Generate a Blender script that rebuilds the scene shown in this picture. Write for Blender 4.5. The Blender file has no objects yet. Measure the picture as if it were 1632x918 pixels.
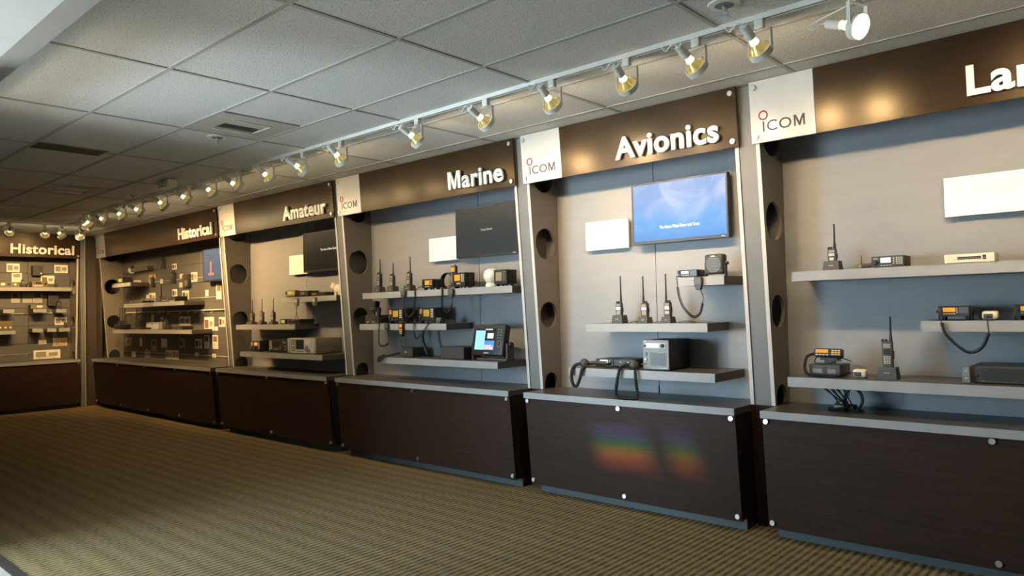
import bpy, bmesh, math, random
from mathutils import Matrix, Vector, Quaternion
random.seed(7)
S = bpy.context.scene
COL = S.collection
PI = math.pi

# ------------------------------------------------------------------ camera
CAM = Vector((3.326, -4.376, 1.47))
yaw, pit, rol, foc = .731, .028, -.024, 1164.65
f0 = Vector((-math.sin(yaw), math.cos(yaw), 0)); r0 = Vector((math.cos(yaw), math.sin(yaw), 0)); u0 = Vector((0, 0, 1))
F = f0*math.cos(pit) + u0*math.sin(pit); U = u0*math.cos(pit) - f0*math.sin(pit)
R_ = r0*math.cos(rol) + U*math.sin(rol); U_ = U*math.cos(rol) - r0*math.sin(rol)
cd = bpy.data.cameras.new('camera'); cam = bpy.data.objects.new('camera', cd); COL.objects.link(cam)
cd.sensor_width = 36; cd.lens = foc/1632*36; cd.clip_start = .05; cd.clip_end = 60
cam.matrix_world = Matrix(((R_.x, U_.x, -F.x, CAM.x), (R_.y, U_.y, -F.y, CAM.y), (R_.z, U_.z, -F.z, CAM.z), (0, 0, 0, 1)))
S.camera = cam

# ------------------------------------------------------------------ world, daylight, exposure
S.view_settings.view_transform = 'Standard'; S.view_settings.look = 'None'; S.view_settings.gamma = 1
S.view_settings.use_curve_mapping = False; S.view_settings.exposure = 0.1
W = bpy.data.worlds.new('world'); S.world = W; W.use_nodes = True
W.node_tree.nodes['Background'].inputs[0].default_value = (.62, .78, 1, 1)
W.node_tree.nodes['Background'].inputs[1].default_value = .6
DAY = (.58, .82, 1.0)
def area(name, loc, rot, sx, sy, power, col):
    l = bpy.data.lights.new(name, 'AREA'); l.shape = 'RECTANGLE'; l.size = sx; l.size_y = sy; l.energy = power; l.color = col
    o = bpy.data.objects.new(name, l); COL.objects.link(o); o.location = loc; o.rotation_euler = rot; return o
# daylight entering the window band behind and left of the camera (wall_front), facing +y
WIN = [(-5.0, -1.9)]
DAY_POWER = 640
for i, (a, b) in enumerate(WIN):
    area('window_daylight', ((a+b)/2, -6.9, 1.45), (PI/2, 0, 0), b-a, 1.7, DAY_POWER, DAY)
sun = bpy.data.lights.new('sun', 'SUN'); sun.energy = 150; sun.angle = .009; sun.color = (1, .82, .62)
so = bpy.data.objects.new('sun', sun); COL.objects.link(so); so.rotation_euler = Vector((.35, 1, -1.9)).to_track_quat('-Z', 'Y').to_euler()
# sunlight split into a spectrum by the bevelled edge of the window glass, thrown onto the Avionics cabinet
pl = bpy.data.lights.new('prism_beam', 'SPOT'); pl.energy = 11500; pl.spot_size = math.radians(12); pl.spot_blend = .2; pl.shadow_soft_size = .01; pl.use_nodes = True
po = bpy.data.objects.new('prism_beam', pl); COL.objects.link(po); po.location = (-3.3, -6.85, 2.2)
po.rotation_euler = ((Vector((.50, .05, .46))-Vector((-3.3, -6.85, 2.2))).to_track_quat('-Z', 'Y') @ Quaternion((0, 0, 1), .15)).to_euler()
def prism_nodes(nt):
    L = nt.links; em = [n for n in nt.nodes if n.type == 'EMISSION'][0]
    tc = nt.nodes.new('ShaderNodeTexCoord'); sp = nt.nodes.new('ShaderNodeSeparateXYZ'); L.new(tc.outputs['Normal'], sp.inputs[0])
    def M(op, a, b=None, c=None):
        n = nt.nodes.new('ShaderNodeMath'); n.operation = op
        for i, x in enumerate((a, b, c)):
            if x is None: continue
            if isinstance(x, (int, float)): n.inputs[i].default_value = x
            else: L.new(x, n.inputs[i])
        return n.outputs[0]
    az = M('ABSOLUTE', sp.outputs[2]); u = M('DIVIDE', sp.outputs[0], az); v = M('DIVIDE', sp.outputs[1], az)
    ramp = nt.nodes.new('ShaderNodeValToRGB'); e = ramp.color_ramp.elements
    cols = [(0, (0, 0, 0)), (.12, (.30, .03, .01)), (.28, (.75, .20, .01)), (.42, (.70, .50, .02)), (.54, (.10, .50, .06)), (.66, (.02, .25, .45)), (.80, (.10, .08, .50)), (.9, (.10, .03, .25)), (1, (0, 0, 0))]
    while len(e) < len(cols): e.new(.5)
    for k, (p, c) in enumerate(cols): e[k].position = p; e[k].color = (*c, 1)
    L.new(M('ADD', M('MULTIPLY', v, 1/.046), .5), ramp.inputs[0])
    def lobe(c, w, soft):
        d = M('ABSOLUTE', M('SUBTRACT', u, c)); return M('MINIMUM', M('MAXIMUM', M('DIVIDE', M('SUBTRACT', w, d), soft), 0.0), 1.0)
    msk = M('ADD', lobe(-.013, .034, .020), M('MULTIPLY', lobe(.040, .018, .016), .75))
    mx = nt.nodes.new('ShaderNodeMixRGB'); mx.blend_type = 'MULTIPLY'; mx.inputs[0].default_value = 1; L.new(ramp.outputs[0], mx.inputs[1]); L.new(msk, mx.inputs[2])
    L.new(mx.outputs[0], em.inputs[0])
prism_nodes(pl.node_tree)
SPOT_POWER = 74
SPOT_COL = (1.0, .71, .41)

# ------------------------------------------------------------------ materials
MAT = {}
def mat(name, col, rough=.5, metal=0, spec=.5, emit=0, ecol=None, noise=0, nscale=8, stretch=(1, 1, 1), bump=0, bscale=200, coat=0, alpha=None, trans=0):
    if name in MAT: return MAT[name]
    m = bpy.data.materials.new(name); m.use_nodes = True; nt = m.node_tree; b = nt.nodes['Principled BSDF']
    b.inputs['Base Color'].default_value = (*col, 1); b.inputs['Roughness'].default_value = rough
    b.inputs['Metallic'].default_value = metal; b.inputs['Specular IOR Level'].default_value = spec
    if coat: b.inputs['Coat Weight'].default_value = coat; b.inputs['Coat Roughness'].default_value = .08
    if trans: b.inputs['Transmission Weight'].default_value = trans
    if emit:
        b.inputs['Emission Color'].default_value = (*(ecol or col), 1); b.inputs['Emission Strength'].default_value = emit
    tc = nt.nodes.new('ShaderNodeTexCoord'); mp = nt.nodes.new('ShaderNodeMapping'); mp.inputs['Scale'].default_value = stretch
    nt.links.new(tc.outputs['Object'], mp.inputs['Vector'])
    n = nt.nodes.new('ShaderNodeTexNoise'); n.inputs['Scale'].default_value = nscale; n.inputs['Detail'].default_value = 4
    nt.links.new(mp.outputs[0], n.inputs['Vector'])
    amt = noise or .04
    r = nt.nodes.new('ShaderNodeValToRGB')
    r.color_ramp.elements[0].position = .3; r.color_ramp.elements[1].position = .7
    r.color_ramp.elements[0].color = (*[c*(1-amt) for c in col], 1); r.color_ramp.elements[1].color = (*[min(1, c*(1+amt)) for c in col], 1)
    nt.links.new(n.outputs['Fac'], r.inputs[0]); nt.links.new(r.outputs[0], b.inputs['Base Color'])
    if bump:
        n2 = nt.nodes.new('ShaderNodeTexNoise'); n2.inputs['Scale'].default_value = bscale; nt.links.new(mp.outputs[0], n2.inputs['Vector'])
        bp = nt.nodes.new('ShaderNodeBump'); bp.inputs['Strength'].default_value = bump; bp.inputs['Distance'].default_value = .003
        nt.links.new(n2.outputs['Fac'], bp.inputs['Height']); nt.links.new(bp.outputs[0], b.inputs['Normal'])
    MAT[name] = m; return m

GREY = mat('blue_grey_laminate', (.245, .255, .27), .55, noise=.05, nscale=2, stretch=(1, 1, 6))
PANEL = mat('grey_brown_laminate', (.17, .15, .125), .5, noise=.06, nscale=3, stretch=(1, 1, 6))
FILL = mat('pillar_grey', (.15, .16, .165), .55)
EDGE = mat('pale_grey_edge_band', (.50, .50, .49), .5)
SLABTOP = mat('dark_laminate_top', (.085, .075, .065), .35, noise=.1, nscale=5, stretch=(.3, 6, 6))
SLABEDGE = mat('grey_edge_band', (.30, .31, .315), .5)
BROWN = mat('espresso_wood', (.034, .018, .012), .45, spec=.22, noise=.25, nscale=7, stretch=(.5, 14, 14), bump=.05, bscale=60)
HEADER = mat('espresso_header', (.033, .019, .010), .25, spec=.42, noise=.1, nscale=7, stretch=(.5, 14, 14))
HEADER.node_tree.nodes['Principled BSDF'].inputs['Specular Tint'].default_value = (1, .84, .60, 1)
DARK = mat('dark_carcass', (.022, .016, .012), .5)
KICK = mat('slate_kick', (.065, .082, .092), .6)
STEEL = mat('brushed_steel', (.75, .74, .72), .28, 1)
WHITE = mat('white_acrylic', (.62, .62, .61), .14, spec=.12)
LETTER = mat('white_letter', (.85, .85, .83), .35)
PAPER = mat('white_card', (.86, .86, .85), .5)
PAPER2 = mat('card_print', (.55, .55, .55), .6)
BLACK = mat('black_plastic', (.018, .018, .018), .42)
BLACK2 = mat('charcoal_plastic', (.05, .048, .045), .5, bump=.1, bscale=400)
RUBBER = mat('black_rubber', (.014, .014, .015), .55)
GREYP = mat('grey_plastic', (.16, .17, .17), .45)
LGREY = mat('light_grey_plastic', (.45, .46, .45), .45)
WPLAST = mat('white_plastic', (.75, .73, .66), .4)
CREAM = mat('cream_plastic', (.72, .66, .5), .45)
OLIVE = mat('khaki_metal', (.16, .145, .09), .5)
TRACKW = mat('warm_white_enamel', (.80, .77, .69), .4)
AMBER = mat('amber_lcd', (.5, .22, .02), .3, emit=.36, ecol=(1, .45, .06))
WLCD = mat('white_lcd', (.6, .62, .6), .3, emit=.55, ecol=(.9, .95, 1))
GLCD = mat('green_lcd', (.35, .38, .05), .3, emit=.25, ecol=(.75, .8, .15))
DLCD = mat('dark_lcd', (.03, .035, .04), .12)
KEYW = mat('pale_keys', (.55, .52, .45), .5)
KEYO = mat('lit_keys', (.55, .36, .12), .4, emit=.12, ecol=(1, .6, .2))
REDP = mat('red_plastic', (.35, .03, .02), .4)
CEILW = mat('painted_ceiling_white', (.78, .78, .75), .7)
WALLP = mat('painted_wall', (.30, .28, .25), .8)
SOFTRIM = mat('grey_soffit_trim', (.36, .355, .33), .6)
TILEFL = mat('grey_floor_tile', (.52, .47, .40), .4)
DKTRIM = mat('dark_floor_trim', (.05, .04, .035), .6)
LOGO_G = mat('logo_grey', (.10, .092, .085), .6, spec=.05)
LOGO_R = mat('logo_red', (.50, .04, .06), .6, spec=.05)
BULB = mat('bulb_face', (1, .9, .7), .3, emit=70, ecol=(1, .78, .45))
BULBBACK = mat('bulb_reflector', (.85, .66, .25), .22, .75, emit=.22, ecol=(1, .74, .25))
BULBNECK = mat('bulb_neck', (1, .9, .6), .3, emit=2.2, ecol=(1, .86, .48))
BRONZE = mat('gold_olive_face', (.16, .13, .06), .4)

def tile_mat():
    m = bpy.data.materials.new('mineral_tile'); m.use_nodes = True; nt = m.node_tree; b = nt.nodes['Principled BSDF']
    b.inputs['Roughness'].default_value = .9; b.inputs['Specular IOR Level'].default_value = .1
    tc = nt.nodes.new('ShaderNodeTexCoord')
    v = nt.nodes.new('ShaderNodeTexNoise'); v.inputs['Scale'].default_value = 115; v.inputs['Detail'].default_value = 1
    nt.links.new(tc.outputs['Object'], v.inputs['Vector'])
    r = nt.nodes.new('ShaderNodeValToRGB'); e = r.color_ramp.elements
    e[0].position = .32; e[0].color = (.32, .31, .29, 1); e[1].position = .40; e[1].color = (.70, .69, .66, 1)
    nt.links.new(v.outputs['Fac'], r.inputs[0]); nt.links.new(r.outputs[0], b.inputs['Base Color'])
    bp = nt.nodes.new('ShaderNodeBump'); bp.inputs['Strength'].default_value = .35; bp.inputs['Distance'].default_value = .004
    nt.links.new(v.outputs['Fac'], bp.inputs['Height']); nt.links.new(bp.outputs[0], b.inputs['Normal'])
    return m
TILE = tile_mat()
GRIDM = mat('ceiling_grid_metal', (.42, .41, .38), .75)

def carpet_mat():
    m = bpy.data.materials.new('ribbed_carpet'); m.use_nodes = True; nt = m.node_tree; b = nt.nodes['Principled BSDF']; L = nt.links
    b.inputs['Roughness'].default_value = .95; b.inputs['Specular IOR Level'].default_value = .05
    tc = nt.nodes.new('ShaderNodeTexCoord'); sp = nt.nodes.new('ShaderNodeSeparateXYZ'); L.new(tc.outputs['Object'], sp.inputs[0])
    def M(op, a, bb=None):
        n = nt.nodes.new('ShaderNodeMath'); n.operation = op
        for i, x in enumerate((a, bb)):
            if x is None: continue
            if isinstance(x, (int, float)): n.inputs[i].default_value = x
            else: L.new(x, n.inputs[i])
        return n.outputs[0]
    rib = M('SINE', M('MULTIPLY', sp.outputs[0], 2*PI/.044))
    mp = nt.nodes.new('ShaderNodeMapping'); mp.inputs['Scale'].default_value = (34, 13, 1); L.new(tc.outputs['Object'], mp.inputs['Vector'])
    nz = nt.nodes.new('ShaderNodeTexNoise'); nz.inputs['Scale'].default_value = 2.2; nz.inputs['Detail'].default_value = 2; L.new(mp.outputs[0], nz.inputs['Vector'])
    nf = nt.nodes.new('ShaderNodeTexNoise'); nf.inputs['Scale'].default_value = 260; L.new(tc.outputs['Object'], nf.inputs['Vector'])
    band = M('SINE', M('MULTIPLY', sp.outputs[1], 2*PI/.147))
    h = M('ADD', M('MULTIPLY', rib, .5), M('MULTIPLY', M('SUBTRACT', nz.outputs['Fac'], .5), 1.5))
    h = M('ADD', M('ADD', h, M('MULTIPLY', M('SUBTRACT', nf.outputs['Fac'], .5), 1.1)), M('MULTIPLY', band, .13))
    f = M('ADD', M('MULTIPLY', h, .55), .55)
    r = nt.nodes.new('ShaderNodeValToRGB'); e = r.color_ramp.elements
    e[0].position = .1; e[0].color = (.085, .056, .022, 1); e[1].position = .85; e[1].color = (.37, .28, .15, 1)
    L.new(f, r.inputs[0]); L.new(r.outputs[0], b.inputs['Base Color'])
    bp = nt.nodes.new('ShaderNodeBump'); bp.inputs['Strength'].default_value = .6; bp.inputs['Distance'].default_value = .006
    L.new(h, bp.inputs['Height']); L.new(bp.outputs[0], b.inputs['Normal'])
    return m
CARPET = carpet_mat()

def screen_mat(name, stops, strength, clouds=0, cw=(.62, .74, 1)):
    m = bpy.data.materials.new(name); m.use_nodes = True; nt = m.node_tree; b = nt.nodes['Principled BSDF']; L = nt.links
    b.inputs['Base Color'].default_value = (.01, .01, .012, 1); b.inputs['Roughness'].default_value = .3; b.inputs['Specular IOR Level'].default_value = .15
    tc = nt.nodes.new('ShaderNodeTexCoord'); sp = nt.nodes.new('ShaderNodeSeparateXYZ'); L.new(tc.outputs['Generated'], sp.inputs[0])
    r = nt.nodes.new('ShaderNodeValToRGB'); e = r.color_ramp.elements
    while len(e) < len(stops): e.new(.5)
    for k, (p, c) in enumerate(stops): e[k].position = p; e[k].color = (*c, 1)
    L.new(sp.outputs[2], r.inputs[0]); out = r.outputs[0]
    if clouds:
        mp = nt.nodes.new('ShaderNodeMapping'); mp.inputs['Scale'].default_value = (1.5, 1, 1.3); mp.inputs['Rotation'].default_value = (0, .5, 0); L.new(tc.outputs['Generated'], mp.inputs[0])
        n = nt.nodes.new('ShaderNodeTexNoise'); n.inputs['Scale'].default_value = 1.6; n.inputs['Detail'].default_value = 7; n.inputs['Distortion'].default_value = 1.2; L.new(mp.outputs[0], n.inputs['Vector'])
        rr = nt.nodes.new('ShaderNodeValToRGB'); rr.color_ramp.elements[0].position = .42; rr.color_ramp.elements[1].position = .7; L.new(n.outputs['Fac'], rr.inputs[0])
        ml = nt.nodes.new('ShaderNodeMath'); ml.operation = 'MULTIPLY'; L.new(rr.outputs[0], ml.inputs[0]); L.new(sp.outputs[2], ml.inputs[1])
        m2 = nt.nodes.new('ShaderNodeMath'); m2.operation = 'MULTIPLY'; L.new(ml.outputs[0], m2.inputs[0]); m2.inputs[1].default_value = clouds
        mx = nt.nodes.new('ShaderNodeMixRGB'); mx.inputs[2].default_value = (*cw, 1); L.new(m2.outputs[0], mx.inputs[0]); L.new(out, mx.inputs[1]); out = mx.outputs[0]
    L.new(out, b.inputs['Emission Color']); b.inputs['Emission Strength'].default_value = strength
    return m

# ------------------------------------------------------------------ mesh helpers
FRAME = Matrix.Identity(4)
class MB:
    def __init__(s): s.bm = bmesh.new()
    def box(s, x0, x1, y0, y1, z0, z1, bev=0, seg=2, m=None):
        r = bmesh.ops.create_cube(s.bm, size=1); vs = r['verts']
        for v in vs: v.co = Vector(((x0+x1)/2+v.co.x*(x1-x0), (y0+y1)/2+v.co.y*(y1-y0), (z0+z1)/2+v.co.z*(z1-z0)))
        if bev:
            es = list({e for v in vs for e in v.link_edges})
            g = bmesh.ops.bevel(s.bm, geom=vs+es, offset=bev, segments=seg, profile=.5, affect='EDGES'); vs = g['verts']
        if m is not None: bmesh.ops.transform(s.bm, matrix=m, verts=list(set(vs)))
        return s
    def hexa(s, bot, top):
        v = [s.bm.verts.new(p) for p in list(bot)+list(top)]; n = len(bot)
        s.bm.faces.new(v[:n][::-1]); s.bm.faces.new(v[n:])
        for i in range(n): s.bm.faces.new((v[i], v[(i+1) % n], v[n+(i+1) % n], v[n+i]))
        return s
    def taper(s, x0, x1, y0, y1, z0, z1, ix=0, iy0=0, iy1=0):
        return s.hexa([(x0, y0, z0), (x1, y0, z0), (x1, y1, z0), (x0, y1, z0)], [(x0+ix, y0+iy0, z1), (x1-ix, y0+iy0, z1), (x1-ix, y1-iy1, z1), (x0+ix, y1-iy1, z1)])
    def cyl(s, p0, p1, ra, rb=None, n=14, caps=True):
        p0, p1 = Vector(p0), Vector(p1); d = p1-p0; rb = ra if rb is None else rb
        q = d.to_track_quat('Z', 'Y').to_matrix().to_4x4(); q.translation = (p0+p1)/2
        bmesh.ops.create_cone(s.bm, cap_ends=caps, segments=n, radius1=ra, radius2=rb, depth=d.length, matrix=q); return s
    def lathe(s, prof, p0=(0, 0, 0), axis=(0, 0, 1), n=18, caps=True):
        q = Vector(axis).to_track_quat('Z', 'Y').to_matrix().to_4x4(); q.translation = Vector(p0); rings = []
        for r, z in prof: rings.append([s.bm.verts.new(q @ Vector((r*math.cos(2*PI*i/n), r*math.sin(2*PI*i/n), z))) for i in range(n)])
        for a, b in zip(rings, rings[1:]):
            for i in range(n): s.bm.faces.new((a[i], a[(i+1) % n], b[(i+1) % n], b[i]))
        if caps: s.bm.faces.new(rings[0][::-1]); s.bm.faces.new(rings[-1])
        return s
    def sphere(s, c, r, sc=(1, 1, 1), u=14, v=10):
        m = Matrix.Translation(c) @ Matrix.Diagonal((*sc, 1)); bmesh.ops.create_uvsphere(s.bm, u_segments=u, v_segments=v, radius=r, matrix=m); return s
    def tube(s, pts, r, n=6, closed=False):
        pts = [Vector(p) for p in pts]; N = len(pts); rings = []; up = None
        for i, p in enumerate(pts):
            t = (pts[(i+1) % N]-pts[i-1]) if closed else (pts[min(i+1, N-1)]-pts[max(i-1, 0)])
            t = t.normalized() if t.length > 1e-9 else Vector((0, 0, 1))
            if up is None: up = t.orthogonal().normalized()
            up = (up - t*up.dot(t)); up = up.normalized() if up.length > 1e-6 else t.orthogonal().normalized()
            w = t.cross(up); rings.append([s.bm.verts.new(p+(up*math.cos(2*PI*k/n)+w*math.sin(2*PI*k/n))*r) for k in range(n)])
        for i in range(N if closed else N-1):
            a, b = rings[i], rings[(i+1) % N]
            for k in range(n): s.bm.faces.new((a[k], a[(k+1) % n], b[(k+1) % n], b[k]))
        if not closed: s.bm.faces.new(rings[0][::-1]); s.bm.faces.new(rings[-1])
        return s
    def build(s, name, material, parent=None, smooth=True):
        me = bpy.data.meshes.new(name); bmesh.ops.recalc_face_normals(s.bm, faces=s.bm.faces[:]); s.bm.to_mesh(me); s.bm.free()
        return mk(name, me, material, parent, smooth)
def mk(name, me, material, parent=None, smooth=True):
    if material is not None and not me.materials: me.materials.append(material)
    if smooth:
        me.shade_smooth(); me.set_sharp_from_angle(angle=math.radians(35))
    o = bpy.data.objects.new(name, me); COL.objects.link(o)
    if parent is not None: o.parent = parent
    else: o.matrix_world = FRAME
    return o
def tag(o, label, cat, group=None):
    o['label'] = label; o['category'] = cat
    if group: o['group'] = group
    return o
def thing(name, label, cat, loc=(0, 0, 0), rz=0, group=None, rx=0):
    o = bpy.data.objects.new(name, None); COL.objects.link(o); o.empty_display_size = .05
    o.matrix_world = FRAME @ Matrix.Translation(loc) @ Matrix.Rotation(rz, 4, 'Z') @ Matrix.Rotation(rx, 4, 'X')
    return tag(o, label, cat, group)
def struct(o): o['kind'] = 'structure'; return o
def copy_tree(o, parent=None, mw=None):
    c = o.copy(); COL.objects.link(c)
    if parent is not None: c.parent = parent
    elif mw is not None: c.matrix_world = mw
    for ch in list(o.children): copy_tree(ch, c)
    return c
def from_curve(cu):
    o = bpy.data.objects.new('tmp', cu); COL.objects.link(o)
    dg = bpy.context.evaluated_depsgraph_get(); dg.update()
    me = bpy.data.meshes.new_from_object(o.evaluated_get(dg)); bpy.data.objects.remove(o); bpy.data.curves.remove(cu); return me
def text_mesh(body, cap, width=None, depth=.0, bold=0, align='LEFT', spacing=1):
    """text standing in the local xz plane (reads from -y); cap height and total width in metres, lower left at 0,0"""
    cu = bpy.data.curves.new('t', 'FONT'); cu.body = body; cu.size = 1; cu.extrude = max(depth, 0)/2; cu.offset = bold; cu.resolution_u = 4; cu.space_character = spacing
    me = from_curve(cu)
    xs = [v.co.x for v in me.vertices]; x0, x1 = min(xs), max(xs)
    sz = cap/.73; sx = (width/(x1-x0)) if width else sz
    for v in me.vertices: v.co = Vector(((v.co.x-x0)*sx, -v.co.z, v.co.y*sz))
    if align == 'RIGHT':
        for v in me.vertices: v.co.x -= (x1-x0)*sx
    return me
def letters(word, cap, width, depth, bold, material, parent, name, loc, spacing=1):
    """one object for each character of the word"""
    full = text_mesh(word, cap, None, depth, bold, spacing=spacing); W_ = max(v.co.x for v in full.vertices); k = width/W_; bpy.data.meshes.remove(full)
    for i, ch in enumerate(word):
        if ch == ' ': continue
        pre = text_mesh(word[:i+1], cap, None, depth, bold, spacing=spacing); xr = max(v.co.x for v in pre.vertices); bpy.data.meshes.remove(pre)
        g = text_mesh(ch, cap, None, depth, bold); gw = max(v.co.x for v in g.vertices)
        if ch == 'M':
            bpy.data.meshes.remove(g); q = .13+bold*2.6; c_ = cap; w_ = gw; b_ = bmesh.new(); e_ = q*cap
            P_ = [(0, 0), (0, c_), (e_*1.25, c_), (w_/2, c_*.34), (w_-e_*1.25, c_), (w_, c_), (w_, 0), (w_-e_, 0), (w_-e_, c_*.70), (w_/2+e_*.45, 0), (w_/2-e_*.45, 0), (e_, c_*.70), (e_, 0)]
            vf = [b_.verts.new((x, -max(depth, .0004)/2, z)) for x, z in P_]; vb = [b_.verts.new((x, max(depth, .0004)/2, z)) for x, z in P_]
            b_.faces.new(vf); b_.faces.new(vb[::-1])
            for a in range(len(P_)): b_.faces.new((vf[a], vb[a], vb[(a+1) % len(P_)], vf[(a+1) % len(P_)]))
            bmesh.ops.recalc_face_normals(b_, faces=b_.faces[:]); g = bpy.data.meshes.new('M'); b_.to_mesh(g); b_.free()
        for v in g.vertices: v.co.x *= k
        o = mk(name, g, material, parent, False); o.location = (loc[0]+(xr-gw)*k, loc[1], loc[2])
def holed_plate(outline, holes, t):
    """plate in the yz plane, thickness t along x centred on 0, with round holes (y, z, r)"""
    cu = bpy.data.curves.new('p', 'CURVE'); cu.dimensions = '2D'; cu.fill_mode = 'BOTH'; cu.extrude = t/2
    def sp(pts):
        s = cu.splines.new('POLY'); s.points.add(len(pts)-1); s.use_cyclic_u = True
        for p, q in zip(s.points, pts): p.co = (q[0], q[1], 0, 1)
    sp(outline)
    for y, z, r in holes: sp([(y+r*math.cos(2*PI*k/40), z+r*math.sin(2*PI*k/40)) for k in range(40)])
    me = from_curve(cu)
    for v in me.vertices: v.co = Vector((v.co.z, v.co.x, v.co.y))
    return me
def spline(pts, n=10):
    pts = [Vector(p) for p in pts]; out = []
    P = [pts[0]*2-pts[1]] + pts + [pts[-1]*2-pts[-2]]
    for i in range(1, len(P)-2):
        for k in range(n):
            t = k/n; a, b, c, d = P[i-1:i+3]
            out.append(.5*((2*b)+(c-a)*t+(2*a-5*b+4*c-d)*t*t+(3*b-a-3*c+d)*t**3))
    out.append(pts[-1]); return out
def coil_pts(pts, rc, turns, n=9):
    path = spline(pts, 24); L = [0]
    for a, b in zip(path, path[1:]): L.append(L[-1]+(b-a).length)
    out = []; N = turns*n; up = None; j = 0
    for i in range(N+1):
        s = L[-1]*i/N
        while j < len(L)-2 and L[j+1] < s: j += 1
        seg = max(L[j+1]-L[j], 1e-9); p = path[j].lerp(path[j+1], (s-L[j])/seg); t = (path[j+1]-path[j]).normalized()
        if up is None: up = t.orthogonal().normalized()
        up = (up-t*up.dot(t)).normalized(); w = t.cross(up); a = 2*PI*i/n
        out.append(p+(up*math.cos(a)+w*math.sin(a))*rc)
    return out
ORD = ['first', 'second', 'third', 'fourth', 'fifth', 'sixth', 'seventh', 'eighth', 'ninth', 'tenth', 'eleventh', 'twelfth', 'thirteenth', 'fourteenth', 'fifteenth', 'sixteenth', 'seventeenth', 'eighteenth', 'nineteenth', 'twentieth', 'twenty-first', 'twenty-second']

# ------------------------------------------------------------------ room shell
ZC = 2.872                      # underside of ceiling tiles
XL, XR, YF, YB = -10.75, 6.6, -7.0, .5
fl = struct(MB().box(XL-.2, XR, -3.10, .62, -.05, 0).build('floor', CARPET))
f2 = struct(MB().box(XL-.2, XR, YF, -3.16, -.05, -.002).build('floor', TILEFL))
struct(MB().box(XL-.2, XR, -3.16, -3.10, -.05, .004).build('trim_1', DKTRIM))
wb = struct(MB().box(XL-.2, XR, YB+.03, YB+.12, 0, ZC+.1).build('wall_back', GREY))
struct(MB().box(XL-.2, XL-.08, YF, YB+.12, 0, ZC+.1).build('wall_left', WALLP))
struct(MB().box(XR, XR+.12, YF, YB+.12, 0, ZC+.1).build('wall_right', WALLP))
w = MB()
for a, b in ((XL-.2, WIN[0][0]), (WIN[0][1], XR)): w.box(a, b, YF-.12, YF, 0, ZC+.1)
for a, b in WIN: w.box(a, b, YF-.12, YF, 0, .55).box(a, b, YF-.12, YF, 2.35, ZC+.1)
struct(w.build('wall_front', WALLP))
struct(MB().box(XL-.08, -2.35, -3.75, -3.60, 0, 2.55).build('wall_partition', WALLP))     # screens the far bays from the window
struct(MB().box(-.78, -.46, -3.75, -3.60, 0, 2.55).build('daylight_blocker', WALLP))  # unseen upright added only to cut window daylight on the Land bay
for i, (a, b) in enumerate(WIN):
    o = MB()
    for x in (a, (a+b)/2-.03, b-.05): o.box(x, x+.05, YF-.09, YF-.03, .55, 2.35)
    for z in (.55, 2.3): o.box(a, b, YF-.09, YF-.03, z, z+.05)
    struct(o.build('window_%d' % (i+1), TRACKW))
# dropped soffit over the walkway, with a grey edge strip
ZS = 2.55
sf = struct(MB().box(XL-.2, XR, YF, -3.552, ZS, ZC+.1).build('ceiling', CEILW))
struct(MB().box(XL-.2, XR, -3.552, -3.466, ZS, ZC+.1).build('trim_2', SOFTRIM))
# suspended ceiling: backing slab, grid bars, tiles
cl = struct(MB().box(XL-.2, XR, -3.466, YB+.12, ZC+.03, ZC+.1).build('ceiling', CEILW))
GX, GY, SX, SY = .425, -2.604, 1.25, .625
xs = [GX+SX*i for i in range(-9, 5)]; ys = [-3.466] + [GY+SY*j for j in range(-1, 5)] + [YB]
xs = [XL] + [x for x in xs if x > XL+.05 and x < XR] + [XR]
for y in ys[1:-1]: MB().box(XL, XR, y-.012, y+.012, ZC-.006, ZC+.02).build('grid_bar', GRIDM, cl)
for x in xs[1:-1]: MB().box(x-.012, x+.012, -3.466, YB, ZC-.0055, ZC+.02).build('grid_bar', GRIDM, cl)
VENTS = {}
tilecache = {}
def cell(x): return max(i for i, a in enumerate(xs) if a <= x)
def row(y): return max(i for i, a in enumerate(ys) if a <= y)
PAN = [(-1.6, -1.7), (-4.75, -1.7)]
for i in range(len(xs)-1):
    for j in range(len(ys)-1):
        x0, x1, y0, y1 = xs[i]+.006, xs[i+1]-.006, ys[j]+.006, ys[j+1]-.006
        if any(xs[i] <= px < xs[i+1] and ys[j] <= py < ys[j+1] for px, py in PAN): x0 += SY     # a square air diffuser takes the left half of this cell
        key = (round(x1-x0, 3), round(y1-y0, 3))
        if key not in tilecache:
            me = bpy.data.meshes.new('ceiling_tile'); b = MB().box(-key[0]/2, key[0]/2, -key[1]/2, key[1]/2, 0, .018, .004, 1); b.bm.to_mesh(me); b.bm.free(); me.materials.append(TILE); tilecache[key] = me
        o = bpy.data.objects.new('ceiling_tile', tilecache[key]); COL.objects.link(o); o.parent = cl; o.location = ((x0+x1)/2, (y0+y1)/2, ZC)
def diffuser(x0, y0, label):
    t = thing('air_diffuser', label, 'air vent', (x0+SY/2, y0+SY/2, ZC-.004), group='square ceiling air diffusers')
    p = MB(); a, c = SY/2-.014, .155
    for q in ((-a, -c, -a, a), (c, a, -a, a), (-c, c, -a, -c), (-c, c, c, a)): p.box(q[0], q[1], q[2], q[3], 0, .012)
    p.build('pan', mat('beige_pan', (.48, .46, .42), .5), t)
    MB().box(-c, c, -c, c, .028, .03).build('duct', DARK, t)
    for k in range(4):
        for sgn in (-1, 1):
            x = sgn*(.03+k*.034)
            MB().box(-.011, .011, -c+.01, c-.01, -.0012, .0012, m=Matrix.Translation((x, 0, .010)) @ Matrix.Rotation(-.8 if sgn > 0 else .28, 4, 'Y')).build('louvre', TRACKW, t)
    for sgn in (-1, 1): MB().box(sgn*c-.008, sgn*c+.008, -c, c, -.006, .014).build('rim', TRACKW, t)
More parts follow.
